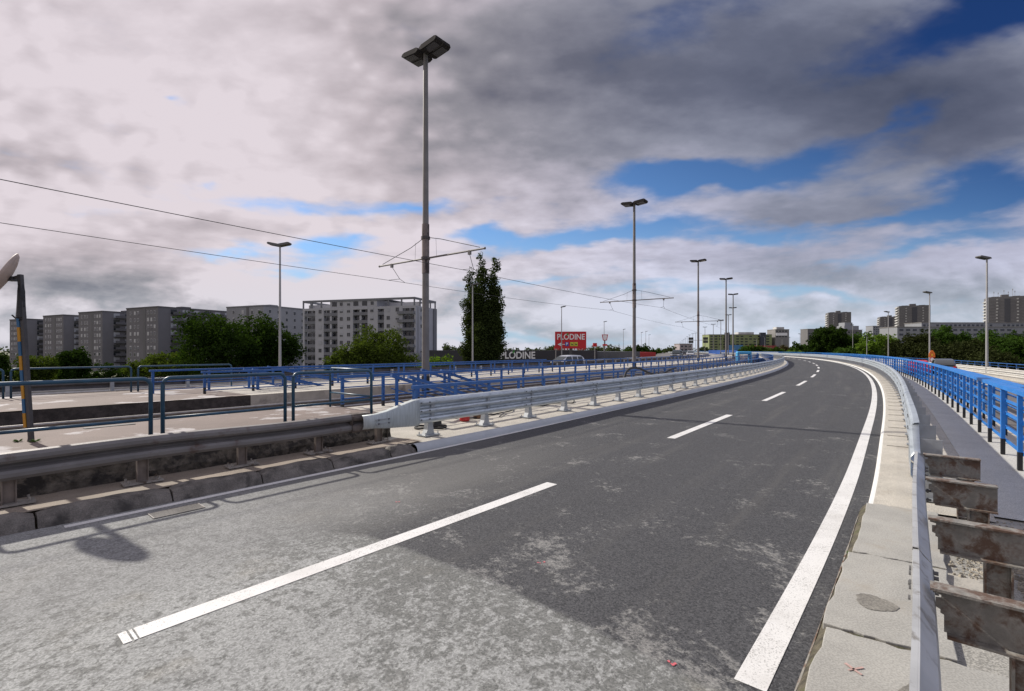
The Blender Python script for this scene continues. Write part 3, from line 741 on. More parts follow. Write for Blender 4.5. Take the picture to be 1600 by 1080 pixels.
def tram_pole(px, depth, top, arms, label, group=None, base=.0, sig=False):
    pos = at(px, depth, base)
    # local +x = across the tracks
    s_best = min((k*.5 for k in range(0, 640)), key=lambda q: (P(q,-11)-Vector((pos.x,pos.y,0))).length)
    rz = -path(s_best)[2]
    t = thing('tram_lamp_post', label, 'lamp post', pos, rz, group)
    pole_mesh(top-base, .142, .085).build('pole', POLEG, t, smooth='auto')
    b = MB(); b.tube([(0,0,-.1),(0,0,1.0)], .149, 16); b.build('black_foot', BLACKP, t, smooth='auto')
    hd = lamp_head(); o = hd.build('lamp_head', [HEADM, LENS], t); o.location = (0,0,top-base-.12)
    o2 = o.copy(); link(o2, t); o2.rotation_euler = (0,0,math.pi)
    if arms:
        za = arms-base
        for sg, L_ in ((1, 2.9), (-1, 2.75)):
            a = MB(); a.tube([(sg*.13,0,za),(sg*L_,0,za)], .034, 8)
            a.box((sg*(2.2 if sg > 0 else 1.95),0,za-.06), (.10,.08,.14)); a.tube([(sg*L_*.99,0,za),(sg*L_,0,za)], .045, 8)
            a.build('bracket_arm', POLEG, t, smooth='auto')
            w = MB(); w.tube([(sg*.13,0,za+.75),(sg*.8,0,za+.60 if sg > 0 else za+.50),(sg*L_*.92,0,za+.06)], .012, 5)
            w.tube([(sg*.55,0,za+.64),(sg*.58,0,za+.03)], .006, 4); w.build('stay_wire', WIRE, t)
            xi = 2.2 if sg > 0 else 1.95
            h = MB(); h.tube([(sg*xi,0,za-.1),(sg*(xi-.1),.3,za-.55)], .010, 5); h.tube([(sg*(xi-.1),.3,za-.55),(sg*(xi-.1),.55,za-.66)], .009, 5); h.tube([(sg*(xi-.1),.3,za-.55),(sg*(xi-.1),-.25,za-.66)], .009, 5)
            h.build('wire_hanger', WIRE, t)
        for z_ in (za, za+.75):
            band = MB(); band.tube([(0,0,z_-.05),(0,0,z_+.05)], .165, 14); band.build('clamp_band', flat('clamp_dark', (.05,.045,.045)), t, smooth='auto')
        wp = MB(); wp.tube([(0,0,za-.55),(0,0,za+1.25)], .134, 16); wp.build('peeling_wrap', mat('peeling_paint', (.20,.17,.16), .8, vary=.3, scale=3, dirt=(.04,.03,.03), dirt_scale=5, dirt_lo=.5, dirt_hi=.56, stretch=(1,1,.35)), t, smooth='auto')
    if sig:
        for sg in (-1,1):
            for z_ in (3.35, 2.95):
                q = MB(); q.box((sg*.85,0,z_), (.55,.15,.30)); q.build('signal_box', flat('signal_dark', (.03,.035,.035)), t)
            q = MB(); q.tube([(sg*.1,0,3.15),(sg*1.1,0,3.15)], .03, 6); q.build('signal_arm', POLEL, t)
    return t, pos, rz
tp = []
tp.append(tram_pole(665, 17.7, 12.72, 5.2, 'tallest grey lamp post with tram wire arms, nearest in the tram median', base=-.1))
tp.append(tram_pole(991, 36.0, 12.75, 5.55, 'second grey lamp post with tram wire arms, right of the red billboard', base=-.1))
tp.append(tram_pole(1091, 59.2, 12.75, 5.35, 'third lamp post with tram wire arms and dark signal boxes', base=-.1, sig=True))
tram_pole(1134.5, 74.2, 12.75, 0, 'fourth double headed lamp post, tall and bare, in the row of tram posts')
tram_pole(1145.5, 94.7, 12.75, 0, 'fifth double headed lamp post, standing just right of the fourth')
tram_pole(1145.0, 125., 12.75, 0, 'double headed lamp post almost hidden behind the fifth post')
tram_pole(1138, 150., 12.75, 0, 'double headed lamp post seen between the fourth and fifth posts')
tram_pole(1126.3, 176., 12.75, 0, 'thin far double headed lamp post left of the fourth post')
tram_pole(1114.5, 205., 12.75, 0, 'thin far double headed lamp post right of the signal boxes')
tram_pole(1101.5, 230., 12.75, 0, 'thin far double headed lamp post just right of the third post')
base_far = None
for k, (px, ty) in enumerate(((1087,520.5),(1082.5,521.5),(1077.5,523.5),(1074,526),(1071,528.5),(1068.5,530.5),(1066,532.5),(1064,534.5),(1062,536))):
    d = 11.5*FPX/(547-ty)
    if base_far is None:
        p_ = at(px, d, -.6); base_far = thing('far_lamp_post', 'one of the tiny far lamp posts receding left of the third tram post', 'lamp post', p_, 0, 'receding far lamp posts')
        m_ = MB(); m_.tube([(0,0,0),(0,0,13.9)], [.14,.09], 6); m_.build('pole', POLEG, base_far)
        m_ = MB(); m_.box((0,0,13.95), (1.9,.6,.18)); m_.build('lamp_head', HEADM, base_far)
    else: copy_tree(base_far, at(px, d, -.6))
# single headed lamps of the carriageways
def side_lamp(px, depth, top, label, flip=1, base=.3, m=POLEL, double=False):
    pos = at(px, depth, base); t = thing('street_lamp', label, 'street lamp', pos, 0)
    pole_mesh(top-base, .115, .07).build('pole', m, t, smooth='auto')
    hd = lamp_head(1.15, .62); o = hd.build('lamp_head', [HEADR, LENS], t); o.location = (-.22*flip,0,top-base-.12)
    o.rotation_euler = (0, R(-6), 0 if flip > 0 else math.pi)
    if double:
        o2 = o.copy(); link(o2, t); o2.location = (.1*flip,0,top-base-.12); o2.rotation_euler = (0,R(-6),math.pi if flip > 0 else 0)
    return t
side_lamp(437.5, 41.7, 10.85, 'lamp post in front of the dark round tree on the left', 1, double=True)
side_lamp(738.5, 66.7, 10.85, 'slim lamp post standing in front of the tall poplars', 1)
side_lamp(877.5, 101.5, 10.85, 'slim lamp post crossing the red billboard', 1)
side_lamp(944, 154.6, 10.85, 'street lamp behind the trapezoid road sign', 1)
side_lamp(974, 212, 10.85, 'small street lamp left of the second tram post', 1)
side_lamp(1002, 240, 10.5, 'first of the cluster of small lamps right of the second tram post', 1)
side_lamp(1009, 255, 11.6, 'taller lamp of the small cluster right of the second tram post', 1)
side_lamp(1014, 268, 10.2, 'rightmost lamp of the small cluster right of the second tram post', 1)
side_lamp(1542, 47.6, 10.85, 'pale street lamp with box head at far right, tallest on the right', -1, base=-.6)
side_lamp(1452.5, 76.2, 10.85, 'pale street lamp behind the orange warning sign', -1, base=-.6)
side_lamp(1388, 115, 10.85, 'pale street lamp left of the orange warning sign', -1, base=-.6)
side_lamp(1332.5, 174, 10.85, 'pale street lamp in front of the tall dark green trees on the right', -1, base=-.6)
side_lamp(1275.5, 226, 10.4, 'short looking street lamp just left of the tall dark green trees', 1, base=-.6)
side_lamp(1250, 272, 10.85, 'small street lamp right of the grey office tower', -1, base=-.6)
side_lamp(1234, 280, 9.2, 'faint small lamp against the grey office tower', -1, base=-.6)
side_lamp(1222, 290, 8.5, 'faint small lamp beside the red banner', -1, base=-.6)
side_lamp(1195, 300, 10.0, 'small lamp at the right end of the green building', -1, base=-.6)
side_lamp(1182, 305, 9.0, 'small lamp in front of the red banner', -1, base=-.6)
side_lamp(1354.5, 150, 6.2, 'short thin street lamp between the two trees on the right', -1, base=-.6)

# contact wires along the two tracks
def wire(label, pts):
    c = []
    for (a, b) in zip(pts, pts[1:]):
        L_ = (b-a).length
        for k in range(12):
            f = k/12; q = a.lerp(b, f); c.append(q-Vector((0,0,.012*L_*f*(1-f)*1.3)))
    c.append(pts[-1]); mb = MB(); mb.tube(c, .008, 6, caps=False); o = mb.build('overhead_wire', WIRE); tag(o, label, 'wire')
def hang(i, sg):
    t, pos, rz = tp[i]; za = (5.2, 5.55, 5.35)[i]; xi = (2.1 if sg > 0 else 1.85)*sg
    return Vector((pos.x+xi*math.cos(rz), pos.y+xi*math.sin(rz), za-.66))
for sg, lab, y0 in ((1,'upper tram contact wire crossing the sky from the left picture edge', 272),(-1,'lower tram contact wire crossing the sky from the left picture edge', 332)):
    a = hang(0, sg); b = hang(1, sg); c = hang(2, sg)
    d = (a-b); d.z = 0; d.normalize()
    # runs back past the camera's left along the track
    t0 = P(-14, -11.2+(2.3 if sg > 0 else -2.1), 0); 
    e = a + (Vector((t0.x, t0.y, 0))-Vector((a.x, a.y, 0))); e.z = a.z+.85
    wire(lab, [e, a, b, c, c+(c-b).normalized()*30+Vector((0,0,-.4))])

# ------------------------------------------------------------------ pole with round dish on the near platform
pp = Vector((-6.56, 6.6, .60))
dp = thing('striped_pole', 'dark leaning pole with blue and yellow stripes on the near platform', 'pole', pp)
lean = Vector((-.15, .0, 2.28))
X_ = Vector((1,0,0))
m_ = MB(); zax = lean.normalized(); ax_ = Vector((1,0,0)); ay_ = zax.cross(ax_).normalized(); ax_ = ay_.cross(zax)
m_.box(lean/2, (.050,.050,lean.length), (ax_, ay_, zax)); m_.build('post', DARKPOLE, dp, bevel=.006)
m_ = MB()
for k in range(8):
    m_.m = k % 2; m_.box(zax*(.20+.195*(k+.5)) - ax_*.046 - ay_*.015, (.036,.036,.194), (ax_, ay_, zax))
m_.build('striped_strip', [YELL, SKYB], dp)
m_ = MB(); m_.tube([zax*1.66+ax_*-.012, zax*1.70-ax_*.028, zax*1.80-ax_*.022, zax*1.92-ax_*.012, zax*2.06-ax_*.002, zax*2.15], [.045,.056,.048,.044,.040,.03], 9); m_.build('wrapped_bag', BAG, dp, smooth='auto')
m_ = MB(); m_.tube([zax*1.66-ax_*.06, zax*1.69-ax_*.10, zax*1.74-ax_*.15], .01, 5); m_.build('loose_strap', BAG, dp)
m_ = MB(); m_.tube([Vector((-.05,.03,0)), Vector((-.01,.0,.16))], [.03,.012], 6); m_.build('foot_stay', RUST, dp)
dc = pp + lean + Vector((-.20,-.02,-.02))
dd = thing('round_dish', 'pale round dish tilted skyward at the top of the striped pole', 'dish', dc)
nrm = Vector((.66,.60,-.44)).normalized()      # back of the dish looks down towards the pole
tx = nrm.cross(Vector((0,1,0))).normalized(); ty = nrm.cross(tx)
m_ = MB(); V = []; F = []; n_ = 32
rings = ((0.,.06),(.11,.055),(.22,.038),(.31,.012),(.345,-.015),(.34,-.024),(.31,-.008),(.18,.022),(0.,.04))
for r_, h_ in rings:
    for k in range(n_): a_ = 2*math.pi*k/n_; V.append(tx*(r_*math.cos(a_))+ty*(r_*math.sin(a_))+nrm*h_)
for i in range(len(rings)-1):
    for k in range(n_): F.append((i*n_+k,i*n_+(k+1) % n_,(i+1)*n_+(k+1) % n_,(i+1)*n_+k))
m_.add(V, F); m_.build('dish_shell', mat('dish_shell', (.42,.33,.28), .6, vary=.1, scale=5), dd, smooth=True)
m_ = MB(); m_.tube([nrm*.07, Vector((.20,.02,.0))], .02, 8); m_.box(nrm*.08, (.1,.1,.06)); m_.build('dish_arm', DARKPOLE, dd)
# weeds
LEAFY = mat('weed_leaf', (.10,.20,.03), .6, vary=.4, scale=30)
def weed(label, pos, r, n, seed):
    rn = random.Random(seed); mb = MB()
    for i in range(n):
        a = rn.uniform(0,6.28); l = rn.uniform(.5,1)*r; up = rn.uniform(.3,1.1)
        d = Vector((math.cos(a), math.sin(a), up)).normalized(); w = Vector((-math.sin(a), math.cos(a), 0))*l*.16
        p0 = Vector((0,0,0)); p1 = d*l*.6; p2 = d*l+Vector((0,0,-l*.2))
        mb.add([p0, p1+w, p2, p1-w], [(0,1,2,3)])
    o = mb.build('weed', LEAFY); o.location = pos; tag(o, label, 'weed')
weed('small green weed at the foot of the striped pole', pp+Vector((-.16,-.02,0)), .075, 34, 1)
weed('tiny green weed in the slab joint by the right edge line', P(4.32,3.43,.05), .05, 26, 2)
weed('thin weed tuft just right of the striped pole foot', pp+Vector((.08,-.03,0)), .09, 14, 3)

# ------------------------------------------------------------------ loose stuff under the left rail
def torus_coil(r, turns, th, seed):
    rn = random.Random(seed); pts = []
    for k in range(int(40*turns)):
        a = 2*math.pi*k/40; rr = r*(1+.05*math.sin(a*.7)); pts.append((rr*1.25*math.cos(a), rr*.8*math.sin(a), th+.012*(k/40)+.01*math.sin(3*a)))
    return pts
cc = P(6.2,-4.3,.125); mb = MB(); mb.tube(torus_coil(.27,3.3,.016,1), .013, 6); o = mb.build('cable_coil', RUBBER); o.location = cc; tag(o, 'black cable coil lying on the verge under the new left guard rail', 'cable')
mb = MB(); pts = []
for k in range(60):
    f = k/59; q = P(7.6+f*5.5, -4.75+.18*math.sin(f*9)+.1*math.sin(f*23), .14+.03*abs(math.sin(f*14))); pts.append(q)
mb.tube(pts, .018, 6); tag(mb.build('loose_cable', RUBBER), 'loose black cable snaking along the verge behind the left guard rail posts', 'cable')
mb = MB(); ca = P(6.65,-4.62,.13); mb.box((0,0,.09), (.20,.30,.18), taper=.85); mb.box((.0,.02,.19), (.10,.12,.05)); o = mb.build('dark_box', flat('dark_case', (.02,.02,.022)), bevel=.012); o.location = ca; o.rotation_euler = (0,0,.5); tag(o, 'small dark tool case beside the cable coil', 'case')
mb = MB(); mb.tube([(0,0,0),(0,0,.03),(0,0,.2),(0,0,.23)], [.11,.125,.115,.05], 14); o = mb.build('red_canister', flat('red_plastic', (.40,.02,.02), .4), smooth='auto'); o.location = P(7.5,-4.5,.13); tag(o, 'small red canister on the verge behind the second left rail post', 'canister')
mb = MB(); mb.box((0,0,.12), (.22,.26,.24), taper=.9); mb.box((.02,0,.25), (.16,.18,.03)); o = mb.build('brown_box', mat('brown_card', (.16,.09,.05), .85, vary=.3, scale=8), bevel=.02); o.location = P(8.1,-4.6,.13); tag(o, 'small brown box beside the red canister under the rail', 'box')
mb = MB(); A = P(8.55,-4.25,.15); B = P(9.2,-4.6,.17); mb.tube([A,B], .018, 6); tag(mb.build('short_pipe', OLDSTEEL), 'short grey pipe lying across the verge near the red canister', 'pipe')
# long pipe along the back of the verge
struct(sweep('verge_gutter', [(-5.12,.13),(-5.12,.19),(-5.2,.22),(-5.28,.19),(-5.28,.13)], 8., 120, flat('gutter_dark', (.035,.03,.03))))
# arching hose over the low railing
mb = MB(); pts = []
for px, py, d in ((974,603,17.2),(975,592,17.4),(978,582,17.6),(984,576,18.),(992,574.5,18.5),(1000,576,19),(1010,581,19.6),(1020,585,20.2),(1030,586,21),(1038,583,21.8),(1046,578,22.6),(1056,575,23.5)):
    pts.append(Vector(((px-800)/FPX*d, d, EYE-(py-HOR)/FPX*d)))
mb.tube(pts, .045, 8); tag(mb.build('thick_hose', RUBBER, smooth=True), 'thick black hose arching over the low blue railing', 'hose')
# light-blue portal by the tram stop
pt = at(1162, 62, .2); t = thing('blue_portal', 'light blue rounded portal frame beside the tram posts behind the left rail', 'portal', pt, R(-10))
mb = MB(); mb.box((0,0,1.28), (1.75,.9,.36)); mb.build('portal_roof', PORTAL, t, bevel=.12)
for sg in (-1,1):
    mb = MB(); mb.box((sg*.74,0,.55), (.27,.85,1.1)); mb.build('leg', PORTAL, t, bevel=.04)

# ------------------------------------------------------------------ cars
def car(label, pos, rz, paint, kind='hatch', L=4.3, W=1.75, H=1.5, lights=True):
    t = thing('car', label, 'car', pos, rz)      # nose along +x
    van = kind == 'van'
    low = [(-L/2,.42),(-L/2,.80),(-L/2+.12,.92),(L*.20,.95),(L*.42,.80),(L/2-.02,.66),(L/2,.40),(L*.45,.25),(-L*.46,.25)]
    top = [(-L/2+.10,.93),(-L/2+.38,H-.08),(-L/2+.9,H),(L*.02,H-.01),(L*.13,H-.12),(L*.31,.93)] if not van else [(-L/2+.05,.93),(-L/2+.12,1.22),(-L/2+.36,H-.14),(-L/2+.7,H-.03),(-L/2+1.3,H),(-L*.02,H-.02),(L*.10,H-.13),(L*.36,.91)]
    def prism(prof, w0, w1, zt):
        n = len(prof); V = []
        for sg in (-1,1):
            for x_, z_ in prof: V.append((x_, sg*(w0+(w1-w0)*max(0,(z_-.93)/(H-.93)) if zt else w0)/2, z_))
        return V, [tuple(range(n-1,-1,-1)), tuple(n+k for k in range(n))] + [(k,(k+1) % n,n+(k+1) % n,n+k) for k in range(n)]
    mb = MB(); V, F = prism(low, W, W, False); mb.add(V, F); mb.build('body', paint, t, bevel=.10)
    mb = MB(); V, F = prism(top, W*.93, W*.74, True); mb.add(V, F); mb.build('cabin', paint, t, bevel=.09)
    # glazing laid just proud of the cabin
    def wid(z): return (W*.93+(W*.74-W*.93)*max(0,(z-.93)/(H-.93)))/2
    mb = MB(); (x1,z1),(x0,z0) = top[-2], top[-1]
    e = .02; zz0, zz1 = z0+.08, z1-.02; xx0 = x0+(x1-x0)*.15; 
    mb.add([(xx0+.04,-wid(zz0)+.10,zz0+e),(xx0+.04,wid(zz0)-.10,zz0+e),(x1+.05,wid(zz1)-.08,zz1+e),(x1+.05,-wid(zz1)+.08,zz1+e)], [(0,1,2,3)])
    mb.build('windscreen', CARGLASS, t)
    for sg in (-1,1):
        mb = MB(); zl, zh = .98, H-.14
        xs = [(-L*.36,-L*.10),(-L*.08,L*.10)] if not van else [(-L*.40,-L*.24),(-L*.22,-L*.06),(-L*.04,L*.12)]
        for k, (a_, b_) in enumerate(xs):
            cut = .18*L if k == len(xs)-1 else .06
            mb.add([(a_,sg*(wid(zl)+.012),zl),(b_+(.10*L if k == len(xs)-1 else 0),sg*(wid(zl)+.012),zl),(b_,sg*(wid(zh)+.012),zh),(a_+.05,sg*(wid(zh)+.012),zh)], [(0,1,2,3) if sg < 0 else (3,2,1,0)])
        mb.build('side_window', CARGLASS, t)
    for x_ in (-L*.31, L*.31):
        for sg in (-1,1):
            mb = MB(); mb.tube([(x_,sg*(W/2-.20),.31),(x_,sg*(W/2+.01),.31)], .31, 18); w = mb.build('wheel', RUBBER, t, smooth='auto')
            mb = MB(); mb.tube([(x_,sg*(W/2-.02),.31),(x_,sg*(W/2+.025),.31)], .19, 14); mb.build('rim', STEELP, w)
    for sg in (-1,1):
        mb = MB(); mb.box((L/2-.10,sg*W*.36,.66), (.26,.36,.15)); mb.build('headlight', WHITE, t, bevel=.03)
        mb = MB(); mb.box((-L/2+.01,sg*W*.40,.80), (.06,.22,.22)); mb.build('tail_light', RED, t)
        mb = MB(); mb.box((L*.20,sg*(W/2+.06),1.0), (.10,.18,.13)); mb.build('mirror', paint, t, bevel=.02)
    mb = MB(); mb.box((L/2-.02,0,.48), (.06,W*.6,.16)); mb.build('grille', RUBBER, t)
    mb = MB(); mb.box((L/2+.005,0,.36), (.03,.50,.11)); mb.build('number_plate', WHITE, t)
    return t
SILV = mat('silver_paint', (.55,.57,.60), .25, .5, vary=.03); REDP = mat('red_paint', (.42,.02,.03), .3, 0, vary=.03)
DGREY = mat('graphite_paint', (.10,.11,.12), .25, .4, vary=.03); WHTP = mat('white_paint', (.7,.7,.7), .3, 0, vary=.03); BLKP = mat('black_car_paint', (.02,.02,.025), .25, 0, vary=.03)
c_ = at(884, 50.5, -.36); car('silver people carrier driving on the far carriageway below the red billboard', c_, R(218), SILV, 'van', 4.4, 1.8, 1.68)
car('graphite hatchback approaching on the far carriageway right of the tree row', at(1057.5, 93, .25), R(242), DGREY, 'hatch', 4.2, 1.75, 1.62)
car('light grey car behind the graphite hatchback on the far carriageway', at(1079, 122, .2), R(246), SILV, 'hatch', 4.2, 1.75, 1.5)
car('small black car left of the light grey car far along the carriageway', at(1070.5, 150, .2), R(246), BLKP, 'hatch', 4.2, 1.75, 1.5)
car('red car behind the blue walkway railing on the right carriageway', at(1434, 47., -.60), R(52), REDP, 'hatch', 4.2, 1.75, 1.5)
car('dark estate car near the orange warning sign on the right carriageway', at(1473, 48., -.60), R(52), DGREY, 'van', 4.4, 1.8, 1.6)

# ------------------------------------------------------------------ signs
def text_part(name, body, size, m, parent, loc, bold=.02, depth=.03, rx=R(90), sx=1.):
    cu = bpy.data.curves.new(name, 'FONT'); cu.body = body; cu.size = size; cu.extrude = depth; cu.offset = bold; cu.align_x = 'CENTER'; cu.align_y = 'CENTER'
    tmp = bpy.data.objects.new(name+'_tmp', cu); COL.objects.link(tmp)
    bpy.context.view_layer.update()
    me = bpy.data.meshes.new_from_object(tmp.evaluated_get(bpy.context.evaluated_depsgraph_get()))
    bpy.data.objects.remove(tmp); me.materials.clear(); me.materials.append(m); me.name = name
    o = bpy.data.objects.new(name, me); link(o, parent); o.location = loc; o.rotation_euler = (rx,0,0); o.scale = (sx,1,1); return o
def leaf_shape(name, s, parent, loc):
    mb = MB(); pr = [(0,0),(.35,.15),(.6,.6),(.62,1.1),(.2,.9),(-.05,.5)]
    V = [(x*s,-.04,z*s) for x, z in pr]+[(x*s,.0,z*s) for x, z in pr]; n = len(pr)
    mb.add(V, [tuple(range(n)), tuple(range(2*n-1,n-1,-1))]+[(k,n+k,n+(k+1) % n,(k+1) % n) for k in range(n)]); o = mb.build(name, GREEN, parent); o.location = loc; return o
D = 118.; bpos = at(891.5, D, -8); bw = 48.5/FPX*D; bh = 26.5/FPX*D; bz = EYE+(547-531.5)/FPX*D+8
bb_ = thing('billboard', 'red billboard with white shop lettering and arrow above the silver car', 'billboard', bpos, R(-4))
mb = MB(); mb.box((0,0,bz), (bw,.5,bh)); mb.build('panel', RED, bb_, bevel=.04)
mb = MB(); mb.box((.1,.3,(bz-bh/2)/2), (.55,.4,bz-bh/2)); mb.build('post', flat('sign_post', (.06,.06,.065)), bb_)
text_part('lettering', 'PLODINE', 1.92, WHITE, bb_, (.05,-.27,bz+.72), .035, .03, sx=.86)
leaf_shape('leaf_mark', .62, bb_, (-.95,-.31,bz+1.05))
mb = MB(); mb.box((-1.95,-.26,bz-1.05), (1.6,.06,.14)); mb.add([(-3.2,-.29,bz-1.05),(-2.3,-.29,bz-.62),(-2.3,-.29,bz-1.48)], [(0,2,1)]); mb.build('arrow', WHITE, bb_)
for x_, m_, nm in ((-.9,PBLUE,'parking_icon'),(.32,LIME,'cart_icon'),(1.28,LIME,'shop_icon')):
    mb = MB(); mb.box((x_,-.27,bz-1.0), (.86,.05,.95)); q = mb.build(nm, m_, bb_, bevel=.02)
    if nm == 'parking_icon': text_part('icon_letter', 'P', .9, WHITE, q, (x_,-.31,bz-1.0), .02, .01)
    else:
        mb = MB(); mb.box((x_+.05,-.305,bz-1.1), (.42,.02,.30)); mb.box((x_-.18,-.305,bz-.88), (.10,.02,.2)); mb.build('icon_shape', flat('icon_dark', (.07,.10,.02)), q)
# shop box with letters on the wall
D2 = 150.; x0 = at(672, D2).x; x1 = at(1004, D2).x; topz = EYE+(547-547.5)/FPX*D2
sh = thing('store_building', 'long dark flat store with white wall lettering behind the poplars', 'store', (0, D2, -8))
mb = MB(); mb.box(((x0+x1)/2-8, 18, (topz+8)/2), (x1-x0-12, 36, topz+8)); mb.build('wall', mat('store_panels', (.028,.028,.034), .6, vary=.12, scale=.3), sh)
mb = MB(); mb.box((x1-9, 20, (topz+7.6)/2), (18, 34, topz+7.6)); mb.build('annex', mat('store_annex', (.085,.09,.10), .6, vary=.1, scale=.3), sh)
mb = MB(); mb.box((x1+2.5, 18, (topz+7.4)/2), (5, 30, topz+7.4)); mb.build('red_end', flat('annex_red', (.33,.02,.02)), sh)
sx_ = at(809, D2).x; text_part('wall_lettering', 'PLODINE', 3.0, WHITE, sh, (sx_,-.06,8.12), .07, .04, sx=.88)
leaf_shape('leaf_mark', 1.0, sh, (at(801,D2).x,-.12,8.75))
mb = MB(); rn = random.Random(8)
for k in range(22):
    x_ = at(870+k*2.35, D2).x; mb.m = rn.randint(0,1); h_ = rn.uniform(.8,1.7)
    mb.box((x_, 8, topz+8+.1+h_/2), (.30,.2,h_))
mb.box((at(895,D2).x, 8.2, topz+8+.9), (10,.1,.12)); mb.box((at(895,D2).x, 8.2, topz+8+1.6), (10,.1,.1))
mb.build('roof_frame', [RED, WHITE], sh)
mb = MB()
for k in range(8): mb.box((at(934+k*2,D2).x, -2, 8-2.4), (.16,.16,3.2))
mb.build('pale_rod', POLEL, sh)
for px in (868.5, 929.5):
    q = at(px, 125, -3); t = thing('thin_mast', 'thin pale mast %s of the red billboard' % ('left' if px < 900 else 'right'), 'mast', q)
    mb = MB(); mb.tube([(0,0,0),(0,0,5.0 if px < 900 else 6.2)], .09, 8); mb.build('pole', POLEL, t)
    mb = MB(); mb.box((0,0,5.1 if px < 900 else 6.2), (.5,.3,.35) if px < 900 else (1.0,.5,.9)); mb.build('cap', POLEL if px < 900 else RED, t)
# trapezoid sign on its post
q = at(945.2, 120, .2); t = thing('road_sign', 'white trapezoid road sign with red border on a post right of the billboard', 'road sign', q)
def slab_poly(pr, y0, y1):
    n = len(pr); return [(x,y0,z) for x, z in pr]+[(x,y1,z) for x, z in pr], [tuple(range(n)), tuple(range(2*n-1,n-1,-1))]+[(k,n+k,n+(k+1) % n,(k+1) % n) for k in range(n)]
mb = MB(); mb.add(*slab_poly([(-.5,4.0),(.5,4.0),(.78,5.5),(-.78,5.5)], -.06, 0)); mb.build('sign_face', RED, t)
mb = MB(); mb.add(*slab_poly([(-.36,4.15),(.36,4.15),(.56,5.36),(-.56,5.36)], -.075, -.061)); mb.build('sign_panel', WHITE, t)
mb = MB(); mb.box((0,-.03,2.9), (1.2,.05,.42)); mb.build('lower_plate', RED, t)
mb = MB(); mb.box((0,.06,2.6), (.22,.1,5.4)); mb.build('post', flat('sign_post', (.06,.06,.065)), t)
# warning sign on the right
q = at(1456, 60, -.6); t = thing('warning_sign', 'orange triangular warning sign over a white disc beside the right lamp', 'road sign', q)
def tri(c, r, y, h=.9): return [(c[0]-r, y, c[1]-r*.6), (c[0]+r, y, c[1]-r*.6), (c[0], y, c[1]+r*1.1)]
mb = MB(); mb.add(*slab_poly([(-.40,1.55),(.40,1.55),(.36,2.05),(.10,2.42),(-.10,2.42),(-.36,2.05)], -.03, 0)); mb.build('sign_back', ORANGE, t)
mb = MB(); mb.add(tri((0,1.88), .30, -.035), [(0,1,2)]); mb.build('triangle', RED, t)
mb = MB(); mb.add(tri((0,1.86), .20, -.04), [(0,1,2)]); mb.build('triangle_panel', flat('sign_yellow', (.75,.42,.02)), t)
mb = MB(); mb.tube([(0,-.03,1.28),(0,.0,1.28)], .29, 24); mb.build('disc', RED, t)
mb = MB(); mb.tube([(0,-.04,1.28),(0,-.031,1.28)], .22, 24); mb.build('disc_panel', WHITE, t)
mb = MB(); mb.box((0,.03,.95), (.07,.05,1.9)); mb.build('post', STEELP, t)

# ------------------------------------------------------------------ buildings
def facade_axes(p0, p1):
    d = (p1-p0); d.z = 0; L_ = d.length; d.normalize(); n = Vector((d.y,-d.x,0)); return d, n, L_
WALLW = mat('render_white', (.37,.375,.395), .85, vary=.05, scale=.2); WALLG = mat('render_grey', (.17,.175,.19), .85, vary=.05, scale=.2)
WFRAME = flat('window_frame', (.42,.42,.43)); SHUT = flat('shutter', (.33,.34,.36)); RECESS = mat('loggia_shade', (.20,.195,.19), .9, vary=.2, scale=.6)
def win_mesh(d, n, c, w, h, rn):
    mb = MB(); up = Vector((0,0,1)); a = (d, n, up)
    mb.m = 0; mb.box(c+n*.02, (w, .10, h), a)
    mb.m = 1; sh_ = rn.choice((0,0,0,.35,.6,1.))
    hw = (w-.22)/2
    for e in (-1,1): mb.box(c+n*.06+d*(e*(hw/2+.03)), (hw, .05, h-.16), a)
    if sh_ > 0:
        mb.m = 2; hh = (h-.12)*sh_; mb.box(c+n*.08+up*((h-.12)/2-hh/2), (w-.1,.05,hh), a)
    return mb
